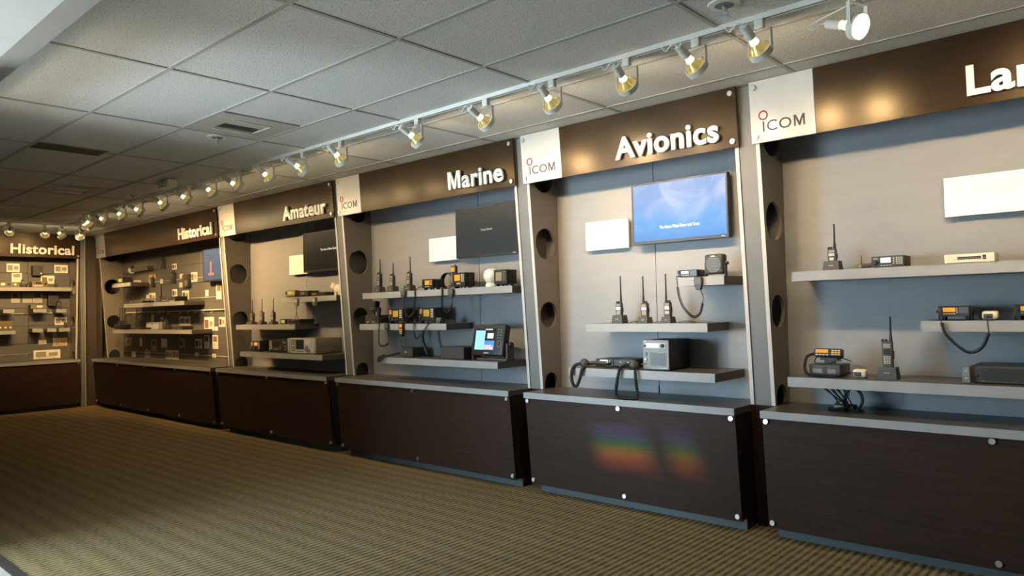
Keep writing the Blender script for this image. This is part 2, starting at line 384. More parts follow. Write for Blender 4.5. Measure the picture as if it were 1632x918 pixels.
diffuser(xs[cell(PAN[0][0])]+.0, ys[row(PAN[0][1])], 'square louvred air diffuser in ceiling, the nearer and larger of two')
diffuser(xs[cell(PAN[1][0])]+.0, ys[row(PAN[1][1])], 'square louvred air diffuser in ceiling, the farther and smaller of two')
t = thing('slot_diffuser', 'long dark slot air return in ceiling at far left', 'air vent', (-3.37, -2.34, ZC-.008))
MB().box(-.13, .13, -.27, .27, .004, .009).build('frame', mat('slot_grey', (.25, .22, .17), .6), t)
for k in range(3): MB().box(-.09+k*.07, -.05+k*.07, -.25, .25, 0, .005).build('slot', DARK, t)
def sprinkler(x, y, label):
    t = thing('sprinkler_head', label, 'sprinkler', (x, y, ZC), group='ceiling sprinkler heads')
    MB().lathe([(.078, 0), (.074, -.006), (.046, -.008)], n=24).build('escutcheon', TRACKW, t); MB().lathe([(.045, -.0085), (.03, -.004)], n=20).build('cup', GREYP, t)
    MB().cyl((0, 0, -.01), (0, 0, -.04), .012).build('stem', STEEL, t)
    m = MB(); m.cyl((0, 0, -.062), (0, 0, -.065), .024, n=12); m.tube([(-.012, 0, -.038), (-.02, 0, -.05), (-.004, 0, -.062)], .003); m.tube([(.012, 0, -.038), (.02, 0, -.05), (.004, 0, -.062)], .003); m.build('deflector', STEEL, t)
sprinkler(1.83, -1.17, 'ceiling sprinkler with wide white ring, above the Land sign end of track')
sprinkler(-2.18, -1.66, 'ceiling sprinkler beside the nearer square air diffuser')
sprinkler(-5.45, -1.05, 'tiny far ceiling sprinkler above the track near the Historical signs')
t = thing('exit_box', 'small white junction box on ceiling above middle of track', 'junction box', (-4.27, -1.16, ZC-.006))
MB().box(-.12, .12, -.05, .05, -.075, 0, .008).build('housing', TRACKW, t); MB().cyl((0, -.052, -.04), (0, -.05, -.04), .02).build('lens', LGREY, t)

# ------------------------------------------------------------------ display units
ZT = .803                                    # worktop height
UN = dict(Land=(1.391, 3.88), Avionics=(-.541, 1.300), Marine=(-3.112, -.628), Amateur=(-5.704, -3.19), Historical=(-10.05, -5.769))
def fy(z): return .137+(2.478-z)*.067        # sloping front of the pillars
HOLES = [(.315, 2.56, .135), (.33, 2.0, .128), (.348, 1.41, .108), (.36, .845, .088)]
def pillar_panel(x0, x1, parent, y_back=YB-.002, holes=True):
    # bottom hole is cut off by the worktop: build its arch as part of the outline instead
    y, z, r = HOLES[3]; a0 = math.asin((ZT+.001-z)/r)
    arc = [(y+r*math.cos(a), z+r*math.sin(a)) for a in [PI-a0-(PI-2*a0)*k/24 for k in range(25)]]
    if not holes: arc = []
    me = holed_plate([(fy(ZT)+.004, ZT+.001)]+arc+[(y_back, ZT+.001), (y_back, ZC-.008), (fy(ZC)+.004, ZC-.008)], HOLES[:3] if holes else [], x1-x0)
    o = mk('side_panel', me, PANEL, parent); o.location.x = (x0+x1)/2
    MB().hexa([(x0, fy(ZT), ZT+.001), (x1, fy(ZT), ZT+.001), (x1, fy(ZT)+.004, ZT+.001), (x0, fy(ZT)+.004, ZT+.001)], [(x0, fy(ZC), ZC-.008), (x1, fy(ZC), ZC-.008), (x1, fy(ZC)+.004, ZC-.008), (x0, fy(ZC)+.004, ZC-.008)]).build('edge_band', EDGE, o).location.x = -(x0+x1)/2
    MB().hexa([(x0, fy(0), 0), (x1, fy(0), 0), (x1, y_back, 0), (x0, y_back, 0)], [(x0, fy(ZT), ZT), (x1, fy(ZT), ZT), (x1, y_back, ZT), (x0, y_back, ZT)]).build('base_panel', BROWN, parent)
def pillar(R, L, label, rholes=False):
    """pillar between the right end R of one unit and the left end L of the next (either may be None)"""
    t = thing('pillar', label, 'pillar', (0, 0, 0), group='grey pillars with round holes between display bays')
    if R is not None: pillar_panel(R-.040, R-.015, t, holes=rholes)
    if L is not None: pillar_panel(L+.010, L+.035, t)
    if R is not None and L is not None:
        a, b, d = R-.0145, L+.0095, .010
        MB().hexa([(a, fy(ZT)+d, ZT), (b, fy(ZT)+d, ZT), (b, fy(ZT)+d+.012, ZT), (a, fy(ZT)+d+.012, ZT)], [(a, fy(ZC)+d, ZC-.008), (b, fy(ZC)+d, ZC-.008), (b, fy(ZC)+d+.012, ZC-.008), (a, fy(ZC)+d+.012, ZC-.008)]).build('face_board', FILL, t)
        MB().hexa([(a, fy(0)+d, 0), (b, fy(0)+d, 0), (b, fy(0)+d+.012, 0), (a, fy(0)+d+.012, 0)], [(a, fy(ZT)+d, ZT-.001), (b, fy(ZT)+d, ZT-.001), (b, fy(ZT)+d+.012, ZT-.001), (a, fy(ZT)+d+.012, ZT-.001)]).build('base_board', BROWN, t)
    return t
pillar(UN['Land'][1], None, 'grey holed pillar at the right end of the Land bay')
pillar(UN['Avionics'][1], UN['Land'][0], 'grey holed pillar between Avionics and Land bays')
pillar(UN['Marine'][1], UN['Avionics'][0], 'grey holed pillar between Marine and Avionics bays')
pillar(UN['Amateur'][1], UN['Marine'][0], 'grey holed pillar between Amateur and Marine bays')
pillar(UN['Historical'][1], UN['Amateur'][0], 'grey holed pillar between long Historical bay and Amateur bay')
pillar(None, UN['Historical'][0], 'grey holed pillar at the left end of the long Historical bay')

def stud(parent, x, y, z, r=.017, rx=0, back=.03):
    o = MB().lathe([(r*.55, back), (r*.55, .006), (r, .005), (r, -.006), (r*.9, -.008)], axis=(0, 1, 0), n=16).build('standoff', STEEL, parent)
    o.location = (x, y, z); o.rotation_euler.x = rx; return o
def counter(name, L, R, studs, label):
    t = thing('counter_cabinet', label, 'cabinet', (L, 0, 0), group='low dark counter cabinets under the displays'); w = R-L
    top = MB().box(.037, w-.041, .008, YB-.002, ZT-.044, ZT, .001, 1).build('worktop', SLABTOP, t)
    MB().box(.037, w-.041, 0, .0075, ZT-.045, ZT+.0005).build('edge_band', SLABEDGE, top)
    zt, zb = ZT-.046, .074
    yf = lambda z: .017+(.74-z)*.081
    MB().hexa([(.043, yf(zb), zb), (w-.043, yf(zb), zb), (w-.043, yf(zb)+.018, zb), (.043, yf(zb)+.018, zb)], [(.043, yf(zt), zt), (w-.043, yf(zt), zt), (w-.043, yf(zt)+.018, zt), (.043, yf(zt)+.018, zt)]).build('front_panel', BROWN, t)
    MB().hexa([(.05, yf(zb)+.035, zb+.004), (w-.05, yf(zb)+.035, zb+.004), (w-.05, YB-.01, zb+.004), (.05, YB-.01, zb+.004)], [(.05, yf(zt)+.035, zt), (w-.05, yf(zt)+.035, zt), (w-.05, YB-.01, zt), (.05, YB-.01, zt)]).build('carcass', DARK, t)
    MB().box(.06, w-.055, .171, .19, 0, zb+.003).build('toe_kick', KICK, t)
    MB().box(w-.075, w-.055, .19, .3, 0, zb+.003).build('toe_kick', DARK, t)
    for x in studs:
        for z in (.738, .108): stud(t, x-L, yf(z)-.005, z, rx=-.08, back=.04)
    return t
def st(L, R, n): return [L+.068+(R-L-.136)*k/(n-1) for k in range(n)]
counter('Land', *UN['Land'], st(*UN['Land'], 3), 'dark brown counter cabinet below the Land sign')
counter('Avionics', *UN['Avionics'], st(*UN['Avionics'], 3), 'dark brown counter cabinet below the Avionics sign')
counter('Marine', *UN['Marine'], st(*UN['Marine'], 3), 'dark brown counter cabinet below the Marine sign')
counter('Amateur', *UN['Amateur'], st(*UN['Amateur'], 3), 'dark brown counter cabinet below the Amateur sign')
counter('Historical', *UN['Historical'], st(*UN['Historical'], 5), 'long dark counter cabinet below the wider Historical bay')

TILT = math.radians(3.83)
def header(word, L, R, tx0, tw, label, cap=.155, bold=.028):
    t = thing('sign_header', label, 'sign', (L, .105, 2.478), group='overhead header signs', rx=TILT); w = R-L; H = .389
    MB().box(.3995, w, 0, .018, 0, H, .001, 1).build('sign_board', HEADER, t)
    lp = MB().box(0, .399, -.002, .018, 0, H, .001, 1).build('logo_plate', WHITE, t)
    letters('ICOM', .068, .262, .001, .004, LOGO_G, lp, 'logo_letter', (.077, -.0030, .066), 1.08)
    MB().tube([(.026*math.cos(2*PI*k/28), 0, .026*math.sin(2*PI*k/28)) for k in range(28)], .0042, 6, True).build('logo_ring', LOGO_R, lp).location = (.083, -.0030, .168)
    letters(word, cap, tw, .016, bold, LETTER, t, 'sign_letter', (tx0-L, -.022, .058), 1.06)
    for x, z in ((.03, .04), (.03, H-.04)): stud(t, x, -.008, z, .018)
    for x, z in ((w-.035, .04), (w-.035, H-.04)): stud(t, x, -.006, z, .018)
    return t
header('Land Mobile', *UN['Land'], 2.579, 1.19, 'brown header sign starting with the word Land, rightmost')
header('Avionics', *UN['Avionics'], .376, .806, 'brown header sign reading Avionics')
header('Marine', *UN['Marine'], -1.393, .66, 'brown header sign reading Marine')
header('Amateur', *UN['Amateur'], -4.143, .85, 'brown header sign reading Amateur')
header('Historical', *UN['Historical'], -6.86, .99, 'long brown header sign reading Historical on the right-hand wall')

# back wall cladding: boards with thin joints
def cladding(parent, xs_, zs_, mat_, y0=YB, y1=YB+.03, g=.0022):
    for a, b in zip(xs_, xs_[1:]):
        for c, d in zip(zs_, zs_[1:]):
            MB().box(a+g, b-g, y0, y1, c+g, d-g, .001, 1).build('wall_panel', mat_, parent)
SLATW = mat('slatwall_grey', (.105, .105, .10), .55, noise=.06, nscale=3, stretch=(6, 1, 1))
for n_, split in (('Land', 2.83), ('Avionics', .43), ('Marine', -1.45), ('Amateur', -4.35)):
    L, R = UN[n_]; cladding(wb, [L+.03, split, R-.03], [.5, ZC-.02], GREY)
L, R = UN['Historical']; cladding(wb, [L+.03, -8.6, -7.15, R-.03], [.5, 1.085, 1.375, 1.665, 1.955, 2.24, 2.53, ZC-.02], SLATW)
t = thing('skirting_strip', 'low pale strip along foot of Avionics back wall', 'skirting', (-.50, .488, ZT))
MB().box(0, .93, 0, .011, .001, .055).build('strip', GREY, t)

# ------------------------------------------------------------------ shelves
def shelf(x0, x1, yf_, z, label, group='floating grey shelves'):
    t = thing('floating_shelf', label, 'shelf', (x0, yf_, z), group=group); w = x1-x0
    MB().box(0, w, .006, YB-yf_-.001, -.058, 0, .001, 1).build('shelf_board', SLABTOP, t)
    MB().box(0, w, 0, .0055, -.059, .0003).build('front_edge', SLABEDGE, t)
shelf(1.585, 3.80, .18, 1.655, 'grey shelf, topmost in the Land bay')
shelf(2.293, 3.80, .19, 1.345, 'short grey shelf, middle one in the Land bay')
shelf(1.572, 3.80, .09, 1.010, 'grey shelf, lowest in the Land bay')
shelf(.797, 1.135, .18, 1.655, 'short grey shelf, topmost in the Avionics bay')
shelf(-.002, 1.007, .172, 1.338, 'grey shelf, middle one in the Avionics bay')
shelf(-.085, 1.112, .05, 1.012, 'deep grey shelf, lowest in the Avionics bay')
shelf(-2.82, -.76, .18, 1.662, 'grey shelf, topmost in the Marine bay')
shelf(-2.855, -1.555, .16, 1.347, 'short grey shelf, middle one in the Marine bay')
shelf(-2.50, -.89, .12, 1.022, 'grey shelf, lowest in the Marine bay')
shelf(-4.40, -3.30, .19, 1.658, 'short grey shelf, topmost in the Amateur bay')
shelf(-5.479, -4.112, .184, 1.346, 'grey shelf, middle one in the Amateur bay')
shelf(-5.22, -3.45, .10, 1.018, 'grey shelf, lowest in the Amateur bay')
G2 = 'small shelves of the Historical bay'
shelf(-9.65, -8.90, .20, 2.03, 'small high shelf near left end of long Historical bay', G2)
shelf(-9.16, -8.06, .20, 1.69, 'short shelf left of centre in the long Historical bay', G2)
shelf(-8.04, -6.99, .20, 1.69, 'short shelf right of centre in the long Historical bay', G2)
shelf(-9.65, -6.76, .20, 1.28, 'long low shelf of handsets in the long Historical bay', G2)

# ------------------------------------------------------------------ televisions and info cards
def tv(x0, x1, z0, z1, scr, label, words=None, y=.395, extra=None):
    t = thing('wall_television', label, 'television', ((x0+x1)/2, y, z0), group='wall mounted televisions'); w = (x1-x0)/2; h = z1-z0
    MB().box(-w, w, .004, .055, 0, h, .006).build('casing', BLACK, t)
    MB().box(-w*.5, w*.5, .055, YB-y-.001, h*.25, h*.75).build('wall_bracket', BLACK2, t)
    b = MB(); bz = .012
    b.box(-w, w, -.002, .004, h-bz, h).box(-w, w, -.002, .004, 0, .022).box(-w, -w+bz, -.002, .004, .022, h-bz).box(w-bz, w, -.002, .004, .022, h-bz); b.build('bezel', BLACK, t)
    s = MB().box(-w+bz, w-bz, .0005, .0042, .022, h-bz).build('screen', scr, t, False)
    if words:
        me = text_mesh(words[0], words[3], words[4], 0); o = mk('screen_text', me, words[5], s); o.location = (words[1], 0, words[2])
    MB().box(w*.86, w*.94, -.0026, -.002, .008, .014).build('badge', LGREY, t)
    if extra: extra(s, w, h)
    return t
TXT = mat('screen_text_white', (.8, .9, .9), .5, emit=.8, ecol=(.75, 1, .95)); TXTD = mat('screen_text_dim', (.4, .45, .42), .5, emit=.22, ecol=(.7, .9, .85))
tv(.30, 1.077, 1.93, 2.388, screen_mat('sky_screen', [(0, (.10, .33, .78)), (.25, (.13, .42, .90)), (.42, (.19, .45, .90)), (.7, (.26, .45, .85)), (1, (.24, .42, .80))], .92, 1.0), 'lit blue sky television in the Avionics bay', ('The Name Pilots Know and Trust', -.155, .105, .024, .325, TXT))
tv(-1.645, -.875, 1.95, 2.41, screen_mat('dim_screen', [(0, (.035, .05, .05)), (1, (.030, .042, .042))], .8), 'dark grey television in the Marine bay', ('Simply Better', -.06, .235, .022, .15, TXTD))
tv(-4.245, -3.475, 1.95, 2.41, screen_mat('black_screen', [(0, (.012, .010, .008)), (1, (.010, .008, .006))], .5), 'almost black television in the Amateur bay', ('The Icon of Ham Radio', -.03, .235, .026, .32, TXT))
def chart(s, w, h):
    RED = mat('chart_red', (.4, .1, .06), .5, emit=.35, ecol=(1, .3, .2)); DK = mat('screen_lines', (.06, .08, .12), .5)
    MB().box(-.17, -.13, -.001, .0004, .10, .28).build('chart_bar', RED, s); MB().box(-.22, -.06, -.001, .0004, .09, .12).build('chart_bar', RED, s)
    for k in range(2): MB().box(-.33, -.12+.05*k, -.001, .0004, .37-.035*k, .375-.035*k).build('text_line', DK, s)
tv(-6.81, -6.04, 1.945, 2.405, screen_mat('pale_screen', [(0, (.20, .25, .30)), (1, (.28, .36, .46))], .55), 'pale blue television at right end of long Historical bay', None, extra=chart)
def info(x0, x1, z0, z1, head, label):
    t = thing('info_card', label, 'card', (x0, .445, z0), group='white description boards'); w, h = x1-x0, z1-z0
    MB().box(0, w, 0, .018, 0, h, .0015, 1).build('board', PAPER, t)
    MB().box(w*.2, w*.8, .018, .054, h*.3, h*.7).build('spacer', GREYP, t)
    o = mk('card_heading', text_mesh(head, .011, None, 0), PAPER2, t); o.location = (.025, -.0006, h-.03)
    b = MB()
    for k in range(5): b.box(.025, w-.03-(.05 if k == 4 else 0), -.0005, .0002, h-.055-k*.014, h-.052-k*.014)
    b.build('printed_lines', mat('faint_print', (.70, .70, .68), .6), t)
info(2.382, 2.787, 1.937, 2.163, 'Land Mobile', 'white description board in the Land bay, cut by picture edge')
info(-.178, .227, 1.921, 2.150, 'Avionics', 'white description board left of the lit blue television')
info(-2.085, -1.68, 1.948, 2.174, 'Marine', 'white description board left of the dark grey television')
info(-4.64, -4.24, 1.941, 2.174, 'Amateur Radio', 'white description board left of the almost black television')

# ------------------------------------------------------------------ devices
def device(name, label, cat, loc, w, h, d, body=BLACK, face=None, el=(), rz=0, rx=0, group=None, foot=.006, bev=.004, parent=None):
    t = thing(name, label, cat, loc, rz, group, rx)
    MB().box(-w/2, w/2, .006, d, foot, h, min(bev, h*.15)).build('case', body, t)
    fp = MB().box(-w/2-.001, w/2+.001, 0, .008, foot, h, .002, 1).build('face_plate', face or body, t)
    if foot:
        for sx in (-1, 1):
            for y in (.02, d-.03): MB().cyl((sx*(w/2-.018), y, 0), (sx*(w/2-.018), y, foot+.001), .007, n=8).build('foot', RUBBER, t)
    H = h-foot
    for e in el:
        k = e[0]
        if k == 'screen':
            _, a, b, c, dd, m = e; MB().box(-w/2+a*w, -w/2+b*w, -.0025, .002, foot+c*H, foot+dd*H, .001, 1).build('screen', m, t)
        elif k == 'knob':
            _, a, c, r, m = e; MB().lathe([(r, 0), (r*.92, -.014), (r*.7, -.016)], (-w/2+a*w, 0, foot+c*H), (0, 1, 0), 14).build('knob', m, t)
        elif k == 'keys':
            _, a, b, c, dd, nx, nz, m = e; kb = MB(); dx = (b-a)*w/nx; dz = (dd-c)*H/nz
            for i in range(nx):
                for j in range(nz): kb.box(-w/2+a*w+dx*(i+.15), -w/2+a*w+dx*(i+.85), -.003, .001, foot+c*H+dz*(j+.2), foot+c*H+dz*(j+.8))
            kb.build('keypad', m, t)
        elif k == 'grille':
            _, a, b, c, dd, n, m = e; kb = MB(); dz = (dd-c)*H/n
            for j in range(n): kb.box(-w/2+a*w, -w/2+b*w, -.0018, .001, foot+c*H+dz*(j+.25), foot+c*H+dz*(j+.7))
            kb.build('grille', m, t)
        elif k == 'plate':
            _, a, b, c, dd, m = e; MB().box(-w/2+a*w, -w/2+b*w, -.0015, .001, foot+c*H, foot+dd*H).build('plate', m, t)
    return t
def fins(t, w, h, d, foot=.006, n=9):
    b = MB()
    for k in range(n):
        y = d*.25+k*d*.7/n; b.box(-w/2-.002, w/2+.002, y, y+d*.02, foot+.004, h-.004)
    b.build('heat_fins', BLACK2, t)
def handheld(label, loc, bw, bh, ant, cw, chh, rz=0, body=BLACK2, scr=WLCD, keys=KEYW, kn=(3, 4), group='handheld radios', antx=.3, cd=.085, z0=None, antr=.006, cup=True):
    t = thing('handheld_radio', label, 'radio', loc, rz, group)
    base = chh*.45 if cup else 0
    if cup: MB().taper(-cw/2, cw/2, 0, cd, 0, chh, cw*.07, cd*.12, cd*.08).build('charger', BLACK2, t); MB().box(-cw*.14, cw*.14, cd*.06, cd*.08, chh*.42, chh*.56).build('charger_emblem', LGREY, t)
    y0, y1 = cd*.30, cd*.30+.034
    b = MB(); b.box(-bw/2, bw/2, y0, y1, base, base+bh, .006); b.build('body', body, t)
    MB().box(-bw*.34, bw*.34, y0-.0015, y0+.002, base+bh*.60, base+bh*.76).build('screen', scr, t)
    g = MB()
    for k in range(4): g.box(-bw*.34, bw*.34, y0-.001, y0+.002, base+bh*(.81+.035*k), base+bh*(.825+.035*k))
    g.build('speaker_grille', keys, t)
    g = MB()
    for i in range(kn[0]):
        for j in range(kn[1]):
            x = -bw*.34+bw*.68*(i+.15)/kn[0]; zz = base+bh*.30+bh*.26*(j+.2)/kn[1]
            g.box(x, x+bw*.68*.7/kn[0], y0-.0015, y0+.002, zz, zz+bh*.26*.6/kn[1])
    g.build('keypad', keys, t)
    ym = (y0+y1)/2; ax = bw*antx; zt = base+bh
    MB().lathe([(antr*1.5, zt-.004), (antr*1.3, zt+ant*.18), (antr, zt+ant*.3), (antr*.75, zt+ant*.97), (antr*.9, zt+ant*.98), (antr*.8, zt+ant)], (ax, ym, 0), n=10).build('antenna', RUBBER, t)
    for dx in (-.55, -.1): MB().cyl((bw*antx*dx*2.2-.002, ym, zt-.003), (bw*antx*dx*2.2-.002, ym, zt+.014), .007, n=10).build('knob', RUBBER, t)
    MB().box(bw/2-.002, bw/2+.004, y0+.01, y1-.006, base+bh*.45, base+bh*.72).build('side_button', RUBBER, t)
    return t
def mic(label, loc, w=.058, h=.088, cord=None, rc=.0075, turns=34, rz=0, body=BLACK2, tail=None, group='hand microphones', rw=.0028, plain=False, rx=0, slot=GREYP, keys=False):
    """hand microphone hanging against a front edge; loc = centre of its back at mid height; cord points are relative to loc"""
    t = thing('hand_microphone', label, 'microphone', loc, rz, group, rx)
    prof = [(-.30, -.5), (.30, -.5), (.42, -.25), (.5, .1), (.5, .36), (.40, .5), (-.40, .5), (-.5, .36), (-.5, .1), (-.42, -.25)]
    b = MB(); b.hexa([(x*w, -.004, z*h) for x, z in prof], [(x*w*.9, -.030, z*h*.94) for x, z in prof]); b.build('mic_body', body, t)
    MB().box(-.011, .011, -.004, 0, -.02, .03).build('hanger', STEEL, t)
    g = MB()
    if keys:
        for i in range(3):
            for j in range(3): g.box(-.3*w+i*.22*w, -.3*w+i*.22*w+.15*w, -.032, -.029, -.30*h+j*.13*h, -.30*h+j*.13*h+.08*h)
        MB().box(-.3*w, .3*w, -.032, -.029, .14*h, .36*h).build('screen', AMBER, t)
    else:
        for k in range(5): g.box(-.36*w, .36*w, -.0315, -.029, (-.02+.085*k)*h, (.015+.085*k)*h)
    g.build('mic_grille', slot, t)
    if cord:
        b = MB()
        if plain: b.tube(spline(cord, 8), rw*1.8, 6)
        else: b.tube(coil_pts(cord, rc, turns), rw, 5)
        b.build('coil_cord', RUBBER, t)
    if tail:
        b = MB()
        for q in tail: b.tube(spline(q, 8), .0028, 5)
        b.build('cord_lead', RUBBER, t)
    return t

# ---- Avionics
GH = 'handheld radios standing in chargers'
handheld('handheld radio in wide charger, leftmost on the Avionics middle shelf', (.215, .27, 1.338), .052, .125, .205, .098, .062, group=GH)
handheld('handheld radio with many keys, middle one on the Avionics middle shelf', (.440, .27, 1.338), .054, .128, .200, .082, .045, group=GH, body=BLACK2, keys=KEYO, antx=-.22)
handheld('handheld radio with short key row, rightmost on the Avionics middle shelf', (.632, .27, 1.338), .050, .130, .205, .082, .045, group=GH, kn=(4, 1), antx=-.26)
t = thing('charger_cables', 'thin black charger wires behind radios on Avionics middle shelf', 'cable', (0, 0, 1.338))
for q in ([(.27, .36, .004), (.31, .36, .014), (.34, .40, .004)], [(.49, .36, .004), (.53, .37, .012), (.57, .36, .004)], [(.685, .36, .005), (.75, .37, .014), (.80, .40, .004)]): MB().tube(spline(q), .0022, 5).build('wire', RUBBER, t)
d = device('mobile_radio', 'small black mobile radio on the Avionics top shelf', 'radio', (.838, .235, 1.655), .145, .055, .15, BLACK, BLACK, [('screen', .17, .56, .45, .82, WLCD), ('keys', .15, .58, .1, .28, 5, 1, KEYW), ('knob', .07, .7, .011, BLACK2), ('grille', .64, .97, .12, .9, 6, GREYP)])
t = thing('extension_speaker', 'square black loudspeaker on bracket, Avionics top shelf', 'loudspeaker', (1.017, .27, 1.655), .0)
MB().box(-.068, .068, 0, .075, .018, .155, .016, 3).build('cabinet', BLACK2, t)
g = MB()
for k in range(11):
    z = .035+k*.0098; c_ = .055*math.sqrt(max(0.05, 1-((z-.085)/.062)**2)); g.box(-c_, c_, -.003, .002, z, z+.004)
g.build('speaker_grille', GREYP, t)
MB().tube([(.058*math.cos(2*PI*k/32), -.001, .085+.062*math.sin(2*PI*k/32)) for k in range(32)], .0025, 6, True).build('grille_ring', BLACK, t)
MB().box(-.016, .012, -.004, 0, .135, .144).build('badge', LGREY, t)
b = MB(); b.box(-.075, .075, .02, .055, 0, .005).box(.070, .075, .02, .055, 0, .1).box(-.075, -.070, .02, .055, 0, .1); b.build('bracket', BLACK, t)
MB().lathe([(.012, 0), (.011, .016)], (.075, .037, .09), (1, 0, 0), 12).build('knob', RUBBER, t)
mic('black hand microphone hanging from the Avionics top shelf', (.958, .178, 1.610), .060, .088, [(-.165, -.005, -.02), (-.150, -.01, -.09), (-.115, -.015, -.165), (-.05, -.015, -.225), (.0, -.012, -.205), (.022, -.01, -.135)], .0075, 44, tail=[[(-.165, -.005, -.02), (-.170, -.004, .03), (-.172, .0, .055), (-.160, .05, .056)], [(.022, -.01, -.135), (.028, -.012, -.09), (.012, -.014, -.045)]])
# lower shelf: panel radios with handsets
GP = 'slim panel radios on the Avionics lowest shelf'
device('panel_radio', 'slim radio with bright display on the Avionics lowest shelf', 'radio', (.140, .20, 1.012), .16, .060, .22, BLACK, BLACK, [('screen', .24, .70, .45, .9, WLCD), ('knob', .10, .7, .012, GREYP), ('knob', .86, .7, .012, GREYP)], group=GP)
device('panel_radio', 'slim black radio without display on the Avionics lowest shelf', 'radio', (.318, .20, 1.012), .185, .062, .22, BLACK, DARK, [('plate', .3, .36, .55, .68, LGREY), ('plate', .66, .72, .55, .68, LGREY), ('knob', .9, .6, .011, BLACK2)], group=GP)
def handset(label, loc, cord, lead=None, hx=1):
    t = thing('telephone_handset', label, 'handset', loc, 0, 'corded handsets on the Avionics lowest shelf')
    b = MB(); b.sphere((0, 0, .034), .034, (1.15, .9, .98)); b.build('earpiece', BLACK2, t)
    MB().tube(spline([(.01*hx, .02, .03), (.07*hx, .06, .035), (.14*hx, .085+.03*(hx < 0), .03)], 6), .015, 8).build('handle', BLACK2, t)
    MB().tube(coil_pts(cord, .0085, 58), .0048, 6).build('coil_cord', RUBBER, t)
    if lead: MB().tube(spline(lead), .006, 6).build('cord_lead', RUBBER, t)
handset('black corded handset, left one on the Avionics lowest shelf', (.040, .085, 1.012), [(-.03, .0, .03), (-.065, -.025, .02), (-.078, -.055, -.02), (-.078, -.06, -.09), (-.06, -.06, -.13), (-.03, -.06, -.13), (.0, -.06, -.07), (.015, -.055, -.01), (.03, -.03, .01)], [(.03, -.03, .012), (.08, .0, .012), (.2, .05, .008)])
handset('black corded handset, right one on the Avionics lowest shelf', (.476, .085, 1.012), [(-.02, .0, .03), (-.055, -.03, .035), (-.085, -.058, .0), (-.105, -.066, -.09), (-.115, -.066, -.17), (-.09, -.06, -.193), (-.02, -.06, -.196), (.05, -.06, -.193), (.065, -.066, -.17), (.055, -.066, -.08), (.045, -.058, .0)], [(.045, -.058, .002), (.04, -.03, .012), (.02, .02, .012)], -.35)
d = device('base_station', 'large grey box transceiver with front speaker on the Avionics lowest shelf', 'radio', (.637, .115, 1.012), .205, .212, .30, BLACK, GREYP, [('screen', .13, .60, .74, .88, WLCD), ('plate', .07, .88, .72, .90, LGREY), ('screen', .16, .62, .745, .875, WLCD), ('knob', .10, .80, .009, BLACK), ('knob', .78, .81, .014, BLACK), ('plate', .05, .14, .93, .96, LGREY), ('grille', .28, .90, .14, .58, 12, BLACK2), ('knob', .13, .34, .008, WPLAST), ('screen', .10, .17, .46, .58, BLACK), ('plate', .58, .92, .04, .07, LGREY)])
b = MB()
for a_, b_ in (((.26, .12), (.92, .12)), ((.92, .12), (.92, .60)), ((.92, .60), (.26, .60)), ((.26, .60), (.26, .12))):
    p = [(-.1025+q[0]*.205, -.001, .006+q[1]*.206) for q in (a_, b_)]; b.tube(p, .002, 5)
b.build('grille_frame', LGREY, d)
MB().tube(spline([(-.085, -.001, .045), (-.088, -.02, .042), (-.098, -.032, .042)]), .005, 6).build('mic_plug', mat('copper_plug', (.7, .42, .25), .3, .8), d)

# ---- Land
handheld('handheld radio in charger at left end of the Land top shelf', (1.787, .28, 1.655), .05, .108, .155, .10, .06, group=GH, scr=LGREY, kn=(1, 1))
t = thing('antenna_connector', 'small dark connector with tiny antenna beside Land mobile radio', 'connector', (1.985, .29, 1.655))
b = MB(); b.cyl((-.02, 0, .018), (.03, .01, .02), .016, .012).cyl((.028, .01, .02), (.055, .015, .018), .008); b.box(-.015, .015, -.012, .02, 0, .008); b.build('plug', BLACK2, t)
MB().cyl((-.034, 0, .016), (-.02, 0, .018), .009, n=10).build('collar', mat('brass', (.55, .38, .14), .35, .9), t)
MB().cyl((-.038, .06, 0), (-.038, .06, .085), .003, .002, 8).build('whip', RUBBER, t)
d = device('mobile_radio', 'wide black mobile radio with white display on the Land top shelf', 'radio', (2.112, .27, 1.655), .172, .070, .16, BLACK, BLACK2, [('plate', .26, .64, .32, .9, BLACK), ('screen', .29, .61, .38, .84, WLCD), ('knob', .12, .40, .014, BLACK), ('keys', .06, .2, .68, .86, 2, 1, KEYW), ('keys', .67, .73, .2, .86, 1, 3, KEYW), ('keys', .76, .98, .2, .88, 3, 4, KEYW), ('keys', .26, .64, .08, .2, 4, 1, KEYW)]); fins(d, .172, .07, .16)
device('network_router', 'cream network router on the Land top shelf', 'router', (2.523, .27, 1.655), .236, .056, .13, CREAM, CREAM, [('plate', .27, .74, .36, .68, BLACK), ('keys', .28, .73, .38, .58, 8, 1, GREYP), ('screen', .77, .84, .5, .78, BLACK), ('screen', .77, .84, .30, .47, BLACK), ('plate', .21, .23, .36, .44, GREYP)], bev=.010)
GM = 'amber screen mobile radios on the Land middle shelf'
def bracket_radio(label, loc, w, h, el, group):
    d = device('mobile_radio', label, 'radio', loc, w, h, .13, BLACK, BLACK, el, group=group, foot=.022); fins(d, w, h, .13, .022)
    b = MB(); b.box(-w/2-.008, w/2+.008, .04, .075, 0, .004).box(-w/2-.008, -w/2-.004, .04, .075, 0, h*.8).box(w/2+.004, w/2+.008, .04, .075, 0, h*.8); b.build('bracket', BLACK, d)
    for s in (-1, 1): MB().lathe([(.009, 0), (.008, .012)], (s*(w/2+.008), .057, h*.62), (s, 0, 0), 10).build('knob', RUBBER, d)
    return d
EL = [('screen', .16, .56, .45, .85, AMBER), ('keys', .16, .56, .18, .34, 5, 1, KEYO), ('knob', .08, .65, .010, BLACK2), ('keys', .58, .64, .3, .85, 1, 3, KEYW), ('grille', .68, .97, .3, .9, 6, GREYP)]
